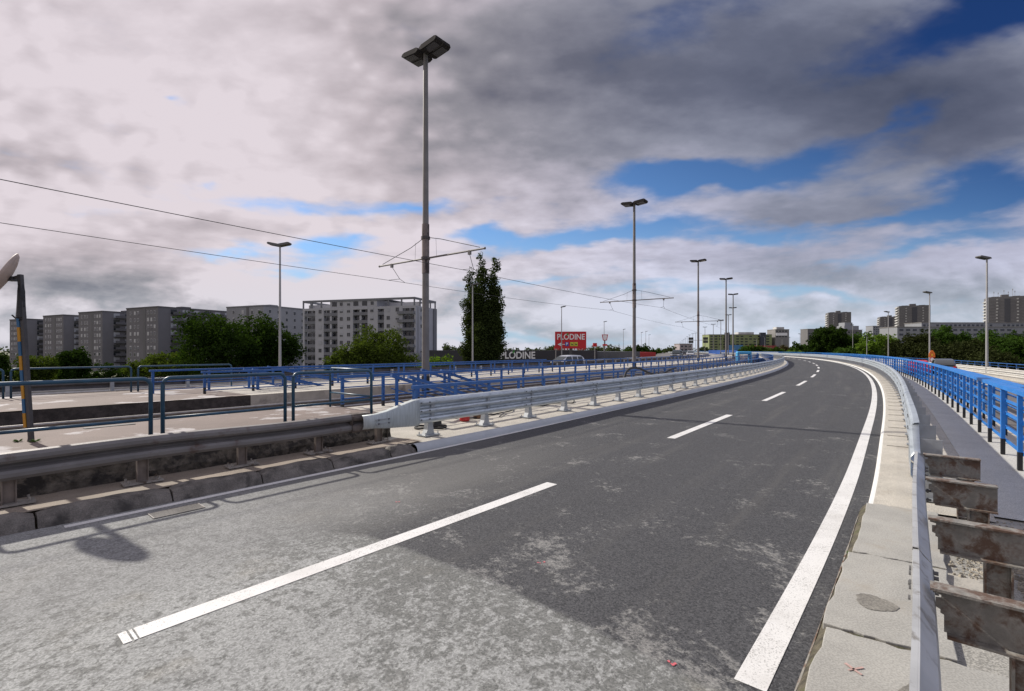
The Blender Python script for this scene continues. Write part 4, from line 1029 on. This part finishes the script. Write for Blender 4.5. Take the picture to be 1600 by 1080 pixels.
def block_of_flats(label):
    p0 = at(473, 180.); p1 = at(648, 166.); d, n, L_ = facade_axes(p0, p1); GZ = -8.; top = 20.1; W_ = 16.2; up = Vector((0,0,1)); a = (d, n, up)
    t = thing('apartment_block', label, 'apartment block', (p0.x, p0.y, GZ)); S = Vector((p0.x, p0.y, GZ)); rn = random.Random(21)
    fl = 2.86; rows = [top-3.0-fl*k for k in range(9)]          # ceiling heights of the floors under the attic
    xs = lambda zx: (zx-88)/(1240-88)*L_*1.0
    H0 = top-2.9
    core = MB(); core.box(S+d*(L_/2)-n*(W_/2+1.3)+up*((H0+8)/2), (L_-.02, W_-2.6, H0+8), a); core.build('wall', WALLW, t, S)
    # outer skin: piers between loggias, as separate slabs 1.3 m deep
    logs = [(108,226),(318,466),(628,778),(880,942),(1124,1280*.0+1236)]
    edges = [(88,108),(226,318),(466,628),(778,880),(942,1124)]
    sk = MB()
    for A, B in edges: sk.box(S+d*((xs(A)+xs(B))/2)-n*.65+up*((H0+8)/2), (xs(B)-xs(A), 1.3, H0+8), a)
    sk.box(S+d*((xs(1236)+L_)/2+.2)-n*.65+up*((H0+8)/2), (L_-xs(1236)+.4, 1.3, H0+8), a)
    sk.box(S+d*(L_/2)-n*.66+up*(H0+8-.45), (L_-.1, 1.28, .9), a)
    sk.build('pier', WALLW, t, S)
    for A, B in logs:
        c0 = d*((xs(A)+xs(B))/2)
        for r_ in rows:
            zc = r_+8
            pr_ = MB(); pr_.box(S+c0-n*.06+up*(zc-fl+.55), (xs(B)-xs(A)-.02,.12,1.12), a); pr_.box(S+c0-n*.70+up*(zc-fl+.06), (xs(B)-xs(A)-.02,1.14,.14), a)
            pr_.build('balcony', WALLG, t, S)
        for r_ in rows:
            wv = xs(B)-xs(A); m_ = 2 if wv > 4.5 else 1
            for q in range(m_):
                dk_ = MB(); dk_.box(S+d*(xs(A)+wv*(q+.5)/m_)-n*1.27+up*(r_+8-fl/2+.05), (wv/m_*.62,.05,1.9), a); dk_.build('balcony_door', GLASS, t, S)
        if B-A > 120 and A < 1000 and A > 200:
            mb = MB(); mb.box(S+c0-n*.35+up*((H0+8)/2), (.75,.5,H0+8), a); mb.build('loggia_fin', WALLW, t, S)
    for zx in (280, 507, 583, 822, 985, 1073):
        for r_ in rows:
            win_mesh(d, n, S+d*xs(zx)+up*(r_+8-1.15), 1.45, 1.5, rn).build('window', [WFRAME, GLASS, SHUT], t, S)
    # attic with roofed terraces at both ends
    at_ = MB(); z0, z1 = H0+8, top+8
    at_.box(S+d*((xs(383)+xs(868))/2)-n*(W_/2+.0)+up*((z0+z1)/2-.15), (xs(868)-xs(383), W_-.4, z1-z0-.3), a); at_.build('attic', WALLW, t, S)
    fr = MB()
    fr.box(S+d*(L_/2)-n*(.2)+up*(z1-.35), (L_+.1,.42,.75), a); fr.box(S+d*(L_/2)-n*(W_-.2)+up*(z1-.35), (L_+.1,.4,.75), a)
    for e in (.2, L_-.2): fr.box(S+d*e-n*(W_/2)+up*(z1-.36), (.42,W_-.8,.73), a)
    fr.box(S+d*(L_/2)-n*(W_/2)+up*(z1+.0), (L_*.44,W_-.9,.12), a)
    for zx in (92, 190, 290, 985, 1112, 1234):
        for dd_ in (.2, W_-.2): fr.box(S+d*xs(zx)-n*dd_+up*((z0+z1)/2-.3), (.42,.42,z1-z0-.6), a)
    for q in (4.2, 8.1, 12.): fr.box(S+d*(L_-.2)-n*q+up*((z0+z1)/2-.3), (.40,.40,z1-z0-.6), a); fr.box(S+d*.2-n*q+up*((z0+z1)/2-.3), (.4,.4,z1-z0-.6), a)
    fr.build('roof_frame', WALLG, t, S)
    pa = MB(); pa.box(S+d*(xs(190))-n*5.+up*((z0+z1)/2-.6), (xs(380)-xs(110),.3,z1-z0-1.2), a); pa.box(S+d*(xs(1050))-n*5.+up*((z0+z1)/2-.6), (xs(1220)-xs(870),.3,z1-z0-1.2), a)
    pa.build('terrace_wall', WALLW, t, S)
    for zx in (430, 655, 745):
        mb = MB(); mb.box(S+d*xs(zx)-n*.16+up*(z0+1.25), (2.0,.10,1.55), a); mb.build('attic_window', GLASS, t, S)
    for zx in (503, 580, 822): win_mesh(d, n, S+d*xs(zx)-n*.2+up*(z0+1.25), 1.35, 1.4, rn).build('window', [WFRAME, GLASS, SHUT], t, S)
    # gable side towards the lamp post
    gd = -n; gn = d
    for q in (4.5, 9.5):
        for r_ in rows: win_mesh(gd, gn, S+d*(L_-.0)+gd*q+up*(r_+8-1.15), 1.0, 1.4, rn).build('gable_window', [WFRAME, GLASS, SHUT], t, S)
    mb = MB(); mb.box(S+d*(L_+.2)+gd*(W_-1.2)+up*((H0+8)/2), (.4,2.4,H0+8), a); mb.build('gable_panel', WALLG, t, S)
    # corner balconies wrap at the right end
    mb = MB()
    for r_ in rows: mb.box(S+d*(L_-3.2)+n*.45+up*(r_+8-fl+.5), (6.4,.9,1.0), a)
    mb.build('corner_balcony', WALLG, t, S)
    return t
block_of_flats('pale ten storey apartment block with open roof terraces behind the tallest lamp post')

def slab_block(label, corner_px, depth, top, endw, longl, m_wall, m_side, fl=2.88, nrow=9, dirv=(.434,.90), seed=1, end_cols=(.10,.20,.30,.62,.72,.86), bal=(.09,.98), side_cols=()):
    """tower slab whose near corner stands at corner_px: the window end runs to the left, the balcony side away to the right"""
    c = at(corner_px, depth); ld = Vector((dirv[0], dirv[1], 0)).normalized(); ed = Vector((-ld.y, ld.x, 0)); up = Vector((0,0,1))
    S = Vector((c.x, c.y, -8.)); t = thing('apartment_block', label, 'apartment block', S); H = top+8; rn = random.Random(seed)
    n_end = -ld; n_long = -ed
    ax_e = (ed, n_end, up); ax_l = (ld, n_long, up)
    w = MB(); w.box(S+ld*(longl/2)+ed*(endw/2)+up*(H/2), (longl, endw, H), (ld, ed, up)); w.build('wall', m_wall, t, S)
    g = MB(); g.box(S-ld*.03+ed*(endw*.42)+up*(H/2), (endw*.07,.08,H-.1), ax_e); g.build('recess_strip', flat('strip_dark', (.10,.10,.105)), t, S)
    r = MB(); r.box(S+ld*(longl/2)+ed*(endw/2)+up*(H+.25), (longl+.3, endw+.3, .5), (ld, ed, up)); r.box(S+ld*(longl*.3)+ed*(endw*.5)+up*(H+1.1), (4,4,1.4), (ld, ed, up)); r.build('roof', m_side, t, S)
    zs = [H-1.9-fl*k for k in range(nrow)]
    for f in end_cols[:]:
        for z in zs:
            col = MB(); col.m = 0; col.box(S+n_end*.03+ed*(endw*f)+up*z, (1.25,.10,1.5), ax_e)
            col.m = 1 if rn.random() < .75 else 0; col.box(S+n_end*.07+ed*(endw*f)+up*(z+rn.choice((0,0,-.25))), (1.05,.06,1.25 if col.m else .4), ax_e)
            col.build('window', [WFRAME, GLASS], t, S)
    for f in side_cols:
        for z in zs: sw = MB(); sw.m = 0; sw.box(S+n_long*.03+ld*(longl*f)+up*z, (1.25,.10,1.5), ax_l); sw.m = 1; sw.box(S+n_long*.07+ld*(longl*f)+up*z, (1.05,.06,1.25), ax_l); sw.build('side_window', [WFRAME, GLASS], t, S)
    # balconies along the long side
    b0, b1 = longl*bal[0], longl*bal[1]
    for z in zs:
        b = MB(); b.box(S+n_long*.75+ld*((b0+b1)/2)+up*(z-.65), (b1-b0, 1.5, .18), ax_l); b.box(S+n_long*1.44+ld*((b0+b1)/2)+up*(z-.15), (b1-b0,.10,1.0), ax_l); b.build('balcony', m_side, t, S)
        x_ = b0+1
        while x_ < b1-1:
            q = MB(); q.box(S+n_long*.04+ld*x_+up*(z+.45), (2.4,.08,2.0), ax_l); x_ += 4.6; q.build('balcony_door', rn.choice((GLASS,GLASS,SHUT)), t, S)
    return t
GW = mat('block_grey', (.15,.146,.156), .9, vary=.06, scale=.15); GS = mat('block_grey_dark', (.10,.098,.106), .9, vary=.06, scale=.2)
slab_block('grey balcony block nearest of the left row, beside the dark round tree', 247, 195, 19.1, 23, 55, GW, GS, seed=1)
slab_block('second grey balcony block of the left row, counted from the dark tree', 160, 218, 19.1, 21, 50, GW, GS, seed=2)
slab_block('third grey balcony block of the left row, counted from the dark tree', 99, 241, 19.1, 21, 50, GW, GS, seed=3)
slab_block('leftmost grey balcony block behind the striped pole', 42, 266, 18.7, 21, 50, GW, GS, seed=4)
slab_block('pale block with dark roof edge between the grey row and the terrace block', 412, 189, 19.0, 21.5, 40, mat('block_pale', (.25,.255,.275), .85, vary=.05, scale=.2), WALLG, dirv=(.406,.914), seed=5, bal=(.55,.98), side_cols=(.07,.17,.27,.37,.47), end_cols=(.12,.3,.55,.8))

def tower(label, px, depth, w, top, seed, m=None, dark=None, depthw=22, core=True, ang=0.1):
    S = at(px, depth, -8.); t = thing('tower_block', label, 'tower block', S, -math.atan2(S.x, S.y)+.17); H = top+8
    a = MB(); a.box((0,depthw/2,H/2), (w,depthw,H)); a.build('wall', m or MATS['tower_brown'], t)
    mb = MB()
    for z in np.arange(3, H-1, 3.0): mb.box((0,-.05,z), (w*.98,.06,.22))
    mb.build('floor_band', MATS['tower_band'], t)
    if core: mb = MB(); mb.box((0,-.12,H/2-1), (w*.16,.3,H-2)); mb.build('stair_strip', MATS['tower_strip'], t)
    rn = random.Random(seed)
    for f in (-.27,.27):
        for z in np.arange(4.5, H-2, 3.0): col = MB(); col.box((w*f+rn.uniform(-.2,.2),-.09,z), (w*.05,.12,1.2)); col.build('window', MATS['tower_pale'], t)
    for z in np.arange(3, H-1, 3.0): sd = MB(); sd.box((-w/2-.6,depthw/2,z), (1.2,depthw*.8,1.2)); sd.build('side_balcony', MATS['tower_pale'], t)
    mb = MB(); mb.box((-w*.02,depthw*.4,H+1.2), (w*.2,6,2.4)); mb.box((-w*.28,depthw*.4,H+.4), (w*.2,5,.8)); mb.box((w*.28,depthw*.4,H+.4), (w*.2,5,.8)); mb.build('roof_hut', m or MATS['tower_brown'], t)
    return t
mat('tower_brown', (.142,.140,.143), .9, vary=.08, scale=.08); mat('tower_band', (.21,.20,.195), .9, vary=.1, scale=.1); mat('tower_strip', (.065,.068,.08), .8); mat('tower_pale', (.42,.42,.41), .9, vary=.25, scale=.15)
tower('brown tower rising behind the tall dark green trees, left of the others', 1312, 655, 26, 53, 1)
tower('shortest brown tower left of the wide pair behind the pale lamp', 1392, 741, 27, 53, 2)
tower('wide brown tower right of the shortest one', 1429, 561, 28.5, 53.5, 3)
tt = tower('rightmost and tallest looking tower with roof aerials', 1574, 462, 26, 53, 4)
mb = MB()
for x_, h_ in ((-8,4),(-5,3),(-1,5),(2,3.5),(5,6),(6.5,4)): mb.tube([(x_,8,61),(x_,8,61+2+h_)], .12, 5); mb.box((x_,8,61+1+h_), (.5,.4,1.4))
mb.build('aerial', POLEL, tt)
def low_block(label, px0, px1, depth, top, m, seed, rows=4, dw=14, base=-8, name='office_block', winm=None, step=3.4, winw=1.8, cat='building'):
    x0, x1 = at(px0, depth).x, at(px1, depth).x; S = Vector(((x0+x1)/2, depth, base)); H = top-base; w = x1-x0
    t = thing(name, label, cat, S); mb = MB(); mb.box((0,dw/2,H/2), (w,dw,H)); mb.build('wall', m, t)
    mb = MB(); mb.box((0,dw/2,H+.2), (w+.6,dw+.6,.4)); mb.build('roof', MATS['tower_band'], t)
    rn = random.Random(seed)
    for r_ in range(rows):
        z = H-1.9-3.1*r_; x_ = -w/2+step*.6
        while x_ < w/2-step*.5:
            if rn.random() < .9: q = MB(); q.box((x_,-.06,z), (winw,.14,1.35)); q.build('window', winm or GLASS, t)
            x_ += step
    return t
mat('pale_block', (.225,.235,.255), .9, vary=.05, scale=.1); mat('green_block', (.21,.245,.115), .9, vary=.05, scale=.1)
low_block('long pale low block under the right towers', 1402, 1620, 330, 17.4, MATS['pale_block'], 1, rows=4, dw=16, step=4.6, winw=2.6)
low_block('pale stepped block at the foot of the widest right towers', 1440, 1640, 370, 22.6, MATS['pale_block'], 11, rows=2, dw=16)
low_block('small grey block left of the tall dark green trees', 1262, 1278, 560, 26, MATS['tower_brown'], 2, rows=4)
sb_ = low_block('stepped pale block between the leftmost tower and the light green tree', 1311, 1347, 430, 19.5, MATS['tower_brown'], 3, rows=3)
mb = MB(); mb.box((3,8,29.5), (13,10,4)); mb.box((1,8,33), (7,8,3)); mb.build('upper_step', MATS['pale_block'], sb_)
low_block('pale block just left of the shortest tower', 1364, 1379, 690, 36, MATS['pale_block'], 4, rows=4)
gb = low_block('long green office building with dark windows behind the tram posts', 1108, 1206, 560, 19.6, MATS['green_block'], 5, rows=6, dw=20, step=5.0, winw=3.2)
for x_, w_ in ((25,6.5),(-16,5)): mb = MB(); mb.box((x_,-1,16), (w_,3,28)); mb.build('dark_stair_tower', flat('stair_dark', (.035,.04,.055)), gb)
mb = MB(); mb.box((9,10,29.2), (18,10,3)); mb.build('roof_hut', MATS['tower_pale'], gb)
mb = MB(); mb.box((-7,-3,11), (17,.6,9)); mb.build('blue_banner', flat('banner_blue', (.06,.20,.40)), gb)
mb = MB(); mb.box((22,-4,12.2), (34,.6,5.5)); mb.build('red_banner', flat('banner_red', (.28,.045,.04)), gb)
gt = low_block('grey office tower with white roof sign right of the green building', 1211.5, 1233, 560, 25.5, mat('grey_office', (.20,.195,.19), .9, vary=.08, scale=.1), 6, rows=3, dw=18)
mb = MB(); mb.box((0,8,35), (9,8,3.2)); mb.build('roof_hut', MATS['tower_pale'], gt)
mb = MB(); mb.box((-1,-.5,28), (13,.4,3)); mb.build('roof_sign', WHITE, gt)
low_block('pale distant house row behind the cars on the far carriageway', 1062, 1082, 420, 7.0, mat('far_pink', (.30,.26,.27), .9, vary=.2, scale=.15), 7, rows=3)

# flyover with blue screen crossing behind the tram posts
fp = at(1107, 200); f2 = at(1216, 178); d, n, L_ = facade_axes(fp, f2); S = Vector((fp.x, fp.y, -8)); up = Vector((0,0,1)); a = (d, n, up)
fv = thing('flyover', 'flyover slab with blue screen crossing behind the tram lamp posts', 'flyover', S)
mb = MB(); mb.box(S+d*(L_/2)-n*4+up*(7.75), (L_,8,.7), a); mb.build('deck', mat('deck_pale', (.50,.50,.49), .8, vary=.06, scale=.3), fv, S)
mb = MB(); mb.box(S+d*(L_*.22)-n*.1+up*(8.1+.85), (L_*.44,.12,1.7), a); mb.build('blue_screen', mat('screen_blue', (.035,.12,.42), .6, vary=.15, scale=.8), fv, S)
mb = MB(); mb.box(S+d*(L_*.72)-n*.1+up*(8.1+.55), (L_*.56,.15,1.0), a); mb.build('parapet', PALE, fv, S)
for f in (.06,.30,.54,.8):
    mb = MB(); mb.box(S+d*(L_*f)-n*4+up*3.7, (1.0,5,7.4), a); mb.build('pier', mat('pier_brown', (.12,.09,.075), .9, vary=.2, scale=.5), fv, S)

# ------------------------------------------------------------------ trees
def leaf_mat(name, c, trans=.35, var=.5):
    m = bpy.data.materials.new(name); m.use_nodes = True; E.nt = m.node_tree; E.nt.nodes.clear()
    out = node('ShaderNodeOutputMaterial'); geo = node('ShaderNodeNewGeometry'); tc = node('ShaderNodeTexCoord')
    r = E(geo.outputs['Random Per Island']); n = noise(E(tc.outputs['Object']), .45, 3, .6)
    lo = tuple(k*(1-var) for k in c); hi = (c[0]*(1+var*1.1), c[1]*(1+var), c[2]*(1+var*.5))
    col = mixc(clamp01(r*.6+(n-.35)*1.1), lo, hi)
    d = node('ShaderNodeBsdfDiffuse'); t = node('ShaderNodeBsdfTranslucent'); mx = node('ShaderNodeMixShader'); mx.inputs[0].default_value = trans
    lnk(col, d.inputs[0]); lnk(mixc(1., col, (1.3,1.35,.6), 'MULTIPLY'), t.inputs[0]); lnk(d.outputs[0], mx.inputs[1]); lnk(t.outputs[0], mx.inputs[2]); lnk(mx.outputs[0], out.inputs[0])
    return m
LEAF = {'dark': leaf_mat('leaf_dark', (.024,.046,.011), .30), 'mid': leaf_mat('leaf_mid', (.058,.085,.020), .35), 'light': leaf_mat('leaf_light', (.095,.16,.028), .4),
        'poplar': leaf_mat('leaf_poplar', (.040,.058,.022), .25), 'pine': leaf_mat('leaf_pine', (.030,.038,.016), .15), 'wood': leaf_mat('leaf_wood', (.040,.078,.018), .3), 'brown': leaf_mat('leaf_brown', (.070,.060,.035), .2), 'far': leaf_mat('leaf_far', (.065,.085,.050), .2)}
BARK = mat('bark', (.075,.06,.048), .95, vary=.3, scale=3, bump=.6, bump_scale=8)
def crown_mesh(lumps, n, size, seed, tight=False):
    rs = np.random.RandomState(seed); vols = np.array([l[3]*l[4]*l[5] for l in lumps])**(2/3); pr_ = vols/vols.sum()
    # sub-clumps give the uneven outline and the holes
    cl = []
    for i, l in enumerate(lumps):
        k = max(10, int(110*pr_[i]*min(4, len(lumps)**.5)))
        d = rs.normal(size=(k,3)); d /= np.linalg.norm(d, axis=1)[:,None]; r = rs.uniform(.25,1.02,k)[:,None]**.7
        c = np.array(l[:3]) + d*r*np.array(l[3:6])
        rad = (l[3]*l[4]*l[5])**(1/3)*(rs.uniform(.40,.62,k) if tight else rs.uniform(.20,.42,k))
        if tight: c = np.array(l[:3]) + (c-np.array(l[:3]))*np.array([.62,.62,1.])
        cl += [(c[j], rad[j]) for j in range(k)]
    w = np.array([r**2 for _, r in cl]); w /= w.sum()
    idx = rs.choice(len(cl), n, p=w); C = np.array([c for c, _ in cl])[idx]; Rr = np.array([r for _, r in cl])[idx]
    d = rs.normal(size=(n,3)); d /= np.linalg.norm(d, axis=1)[:,None]
    pos = C + d*(Rr*rs.uniform(.3,1.0,n)**.6)[:,None]
    a = rs.normal(size=(n,3)); a[:,2] *= .6; a /= np.linalg.norm(a, axis=1)[:,None]
    b = np.cross(a, rs.normal(size=(n,3))); b /= np.linalg.norm(b, axis=1)[:,None]
    s = (size*rs.uniform(.55,1.35,n))[:,None]
    v = np.empty((n,4,3)); v[:,0] = pos-a*s; v[:,1] = pos+b*s*.55; v[:,2] = pos+a*s; v[:,3] = pos-b*s*.55
    me = bpy.data.meshes.new('crown'); me.vertices.add(n*4); me.vertices.foreach_set('co', v.astype(np.float32).ravel())
    me.loops.add(n*4); me.loops.foreach_set('vertex_index', np.arange(n*4, dtype=np.int32)); me.polygons.add(n); me.polygons.foreach_set('loop_start', np.arange(0, n*4, 4, dtype=np.int32))
    me.update(); me.validate(); return me
def trunk_mesh(h, r, lumps, seed):
    rn = random.Random(seed); mb = MB(); top = Vector((rn.uniform(-.2,.2), rn.uniform(-.2,.2), h))
    mb.tube([(0,0,-.2),(rn.uniform(-.1,.1),0,h*.5),top], [r*1.25,r*.9,r*.6], 9)
    for l in lumps[:8]:
        c = Vector(l[:3]); m_ = top.lerp(c, .5)+Vector((0,0,.3)); mb.tube([Vector((0,0,h*rn.uniform(.6,.98))), m_, c], [r*.5,r*.32,r*.12], 6)
    return mb
def tree(label, pos, lumps, n, leaf, size=.32, th=3., tr=.25, seed=1, name='tree', group=None, cat='tree', tight=False):
    t = thing(name, label, cat, pos, 0, group)
    trunk_mesh(th, tr, lumps, seed).build('trunk', BARK, t, smooth='auto')
    me = crown_mesh(lumps, n, size, seed, tight); me.materials.append(LEAF[leaf]); link(bpy.data.objects.new('crown', me), t); return t
def round_lumps(w, h, zc, seed, k=9):
    rn = random.Random(seed); L_ = [(0,0,zc,w*.36,w*.34,h*.38)]
    for i in range(k):
        a = rn.uniform(0,6.28); e = rn.uniform(-.7,.9)
        r_ = rn.uniform(.20,.30); L_.append((math.cos(a)*w*.5*(1-r_)*math.cos(e)*.95, math.sin(a)*w*.5*(1-r_)*math.cos(e)*.95, zc+math.sin(e)*h*.5*(1-r_), w*r_*.8, w*r_*.8, h*r_*.8))
    return L_
def px_tree(label, px, depth, wpx, top_px, leaf, n, size, seed, bottom=-8., name='broadleaf_tree', sq=1., group=None, k=10):
    w = wpx/FPX*depth; top = EYE+(547-top_px)/FPX*depth; p = at(px, depth, bottom); h = (top-bottom)
    ch = min(h*.86, w*1.25*sq); return tree(label, p, round_lumps(w, ch, h-ch/2, seed, k), n, leaf, size, h-ch*.7, .03*h, seed, name, group)
px_tree('big dark round tree left of the lamp post, widest on the left', 362, 92, 165, 486, 'dark', 26000, .26, 1, k=18, sq=.85)
px_tree('dark tree lobe joined to the right side of the big dark round tree', 425, 96, 95, 512, 'dark', 12000, .26, 2, k=12)
px_tree('small yellowish bush tree at the left foot of the big dark tree', 268, 98, 80, 545, 'mid', 8000, .26, 3)
px_tree('low yellow green bush left of the yellowish bush tree', 228, 108, 60, 556, 'mid', 5000, .26, 4)
px_tree('dark pointed tree in front of the second grey block', 116, 110, 42, 541, 'dark', 8000, .26, 5, sq=1.3)
px_tree('small green tree behind the striped pole', 60, 112, 58, 550, 'mid', 7000, .26, 6)
px_tree('faint low tree between the pole tree and the dark pointed tree', 90, 125, 45, 554, 'mid', 5000, .28, 7)
px_tree('dark tree at the left picture edge', -6, 120, 30, 549, 'dark', 2500, .28, 8)
px_tree('green tree in front of the terrace block', 600, 104, 105, 503, 'mid', 20000, .24, 9, k=14, sq=.9)
px_tree('paler low tree at the left foot of the tree before the terrace block', 548, 98, 78, 528, 'mid', 10000, .24, 10)
px_tree('bright light green bush just behind the tallest lamp post', 682, 62, 62, 553.5, 'light', 5200, .15, 11, sq=.7)
for lb, p0_, p1_, n_ in (('long low dark hedge in front of the grey balcony blocks', -60, 190, 26), ('low dark hedge running behind the yellowish bush tree', 190, 330, 16)):
    A_, B_ = at(p0_, 136, -8), at(p1_, 128, -8); C_ = (A_+B_)/2; lm = []; rn = random.Random(n_)
    for k in range(n_): q = A_.lerp(B_, (k+.5)/n_)-C_; lm.append((q.x, q.y+rn.uniform(-1,1), 2.6+rn.uniform(-.4,.5), 1.9, 1.6, 2.6+rn.uniform(0,1.1)))
    tree(lb, C_, lm, 700*n_, 'dark', .26, 1.0, .1, n_, 'hedge', cat='hedge')
def poplar(label, px, depth, wpx, top_px, seed, n):
    w = wpx/FPX*depth; top = EYE+(547-top_px)/FPX*depth+8; p = at(px, depth, -8); L_ = []; rn = random.Random(seed)
    for k in range(15):
        f = k/14; z = 2.0+f*(top-3.0); r_ = w*.5*(math.sin(min(1, f*2.2+.6)*math.pi/2))*(1-max(0,f-.5)**1.6*2.1)
        L_.append((rn.uniform(-.12,.12)*w, rn.uniform(-.12,.12)*w, z, max(.35,r_*.95), max(.35,r_*.95), (top/15)*1.15))
    return tree(label, p, L_, n, 'poplar', .24, top*.6, .3, seed, 'poplar', tight=True)
poplar('left and broadest of the three tall poplars by the store', 738.5, 112, 42, 420, 1, 22000)
poplar('middle and tallest of the three poplars by the store', 753, 110, 43, 399, 2, 27000)
poplar('right poplar of the three, second tallest, by the store', 770.5, 111, 42, 403, 3, 27000)
# treeline behind the store and beyond the far carriageway
TL = ((702,330,26,536),(716,300,22,543),(798,320,22,543),(838,330,30,542),(858,340,34,540),(880,330,30,543),(935,320,30,540),(958,300,26,539))
for k, (px, d, w, ty) in enumerate(TL):
    px_tree(('small dark far tree', 'low far bush', 'far olive tree')[k % 3]+' on the skyline '+('left of the poplars, higher one','left of the poplars, lower one','just right of the poplars','left of the red billboard','beside the left mast of the billboard','behind the billboard','right of the billboard','left of the second tram post')[k], px, d, w, ty, 'far', 1400, .7, 30+k, name='far_tree')
poplar('thin dark cypress on the skyline left of the second tram post', 967, 280, 7, 535, 9, 1500)
px_tree('dark tree clump directly right of the second tram post', 1006, 190, 36, 534, 'dark', 4500, .42, 41)
px_tree('dark tree clump left of the second tram post', 980, 200, 36, 538, 'wood', 3500, .42, 42)
px_tree('green tree clump right of the small lamp cluster', 1026, 220, 30, 543, 'wood', 3000, .45, 43)
px_tree('far grey green tree left of the graphite hatchback', 1050, 380, 26, 542, 'far', 1600, .8, 44)
px_tree('far tree behind the thin double headed lamps', 1098, 360, 30, 541, 'far', 1600, .8, 45)
# right-hand wood
RT = (('rounded green tree right of the red banner', 1172,260,44,539,'wood'),('dark brown tree under the grey office tower',1222,240,40,538,'brown'),('low green tree left of the tallest right trees',1258,215,46,534,'wood'),
 ('low bushy tree under the small street lamp',1236,200,30,546,'light'),
 ('tall dark green tree, left of the pair before the leftmost tower',1285,185,36,508,'dark'),('tall dark green tree, right of the pair before the leftmost tower',1303,182,36,505,'dark'),('broad green tree right of the tall pair',1334,185,52,516,'wood'),
 ('light green tree in front of the shortest tower',1376,170,54,519,'light'),('bright low tree between the broad green and light green trees',1356,165,34,532,'light'),('dark pine right of the light green tree',1424,140,58,511,'pine'),
 ('round green tree behind the lamp by the warning sign',1476,150,44,505,'wood'),('dark spreading pine under the right tower',1500,125,90,530,'pine'),('leafy tree right of the tallest right lamp',1556,140,60,512,'wood'),
 ('dark leafy tree left of the tallest right lamp',1520,150,56,515,'wood'),('bright leafy tree at the right picture edge',1596,128,50,526,'wood'),('dark pine filling in behind the warning sign',1456,132,50,530,'pine'),('dark tree at the far right behind the bright leafy one',1612,150,60,512,'dark'),('low dark bush behind the right guard rail',1545,110,70,545,'pine'),
 ('low green bush behind the curve left of the short thin lamp',1320,160,50,540,'wood'),('dark low bush under the light green tree',1395,150,46,536,'dark'),('low hedge tree at the far end of the curve',1205,230,36,544,'wood'))
for k, (lb, px, d, w, ty, lf) in enumerate(RT):
    px_tree(lb, px, d, w*1.12, ty, lf, 11000, .33*d/150, 60+k, sq=1.25, k=12)
# a far-off wood that reads as one mass along the horizon
hz = MB(); rs = np.random.RandomState(9); lum = []
for k in range(70):
    a_ = R(-62+124*k/69); dd_ = 560+rs.uniform(-60,60); lum.append((math.sin(a_)*dd_, math.cos(a_)*dd_, -3+rs.uniform(-2,2), 20, 12, rs.uniform(5,8)))
me = crown_mesh(lum, 16000, 1.5, 77); me.name = 'far_wood'; me.materials.append(LEAF['far']); o = bpy.data.objects.new('far_wood', me); link(o); tag(o, kind='stuff')
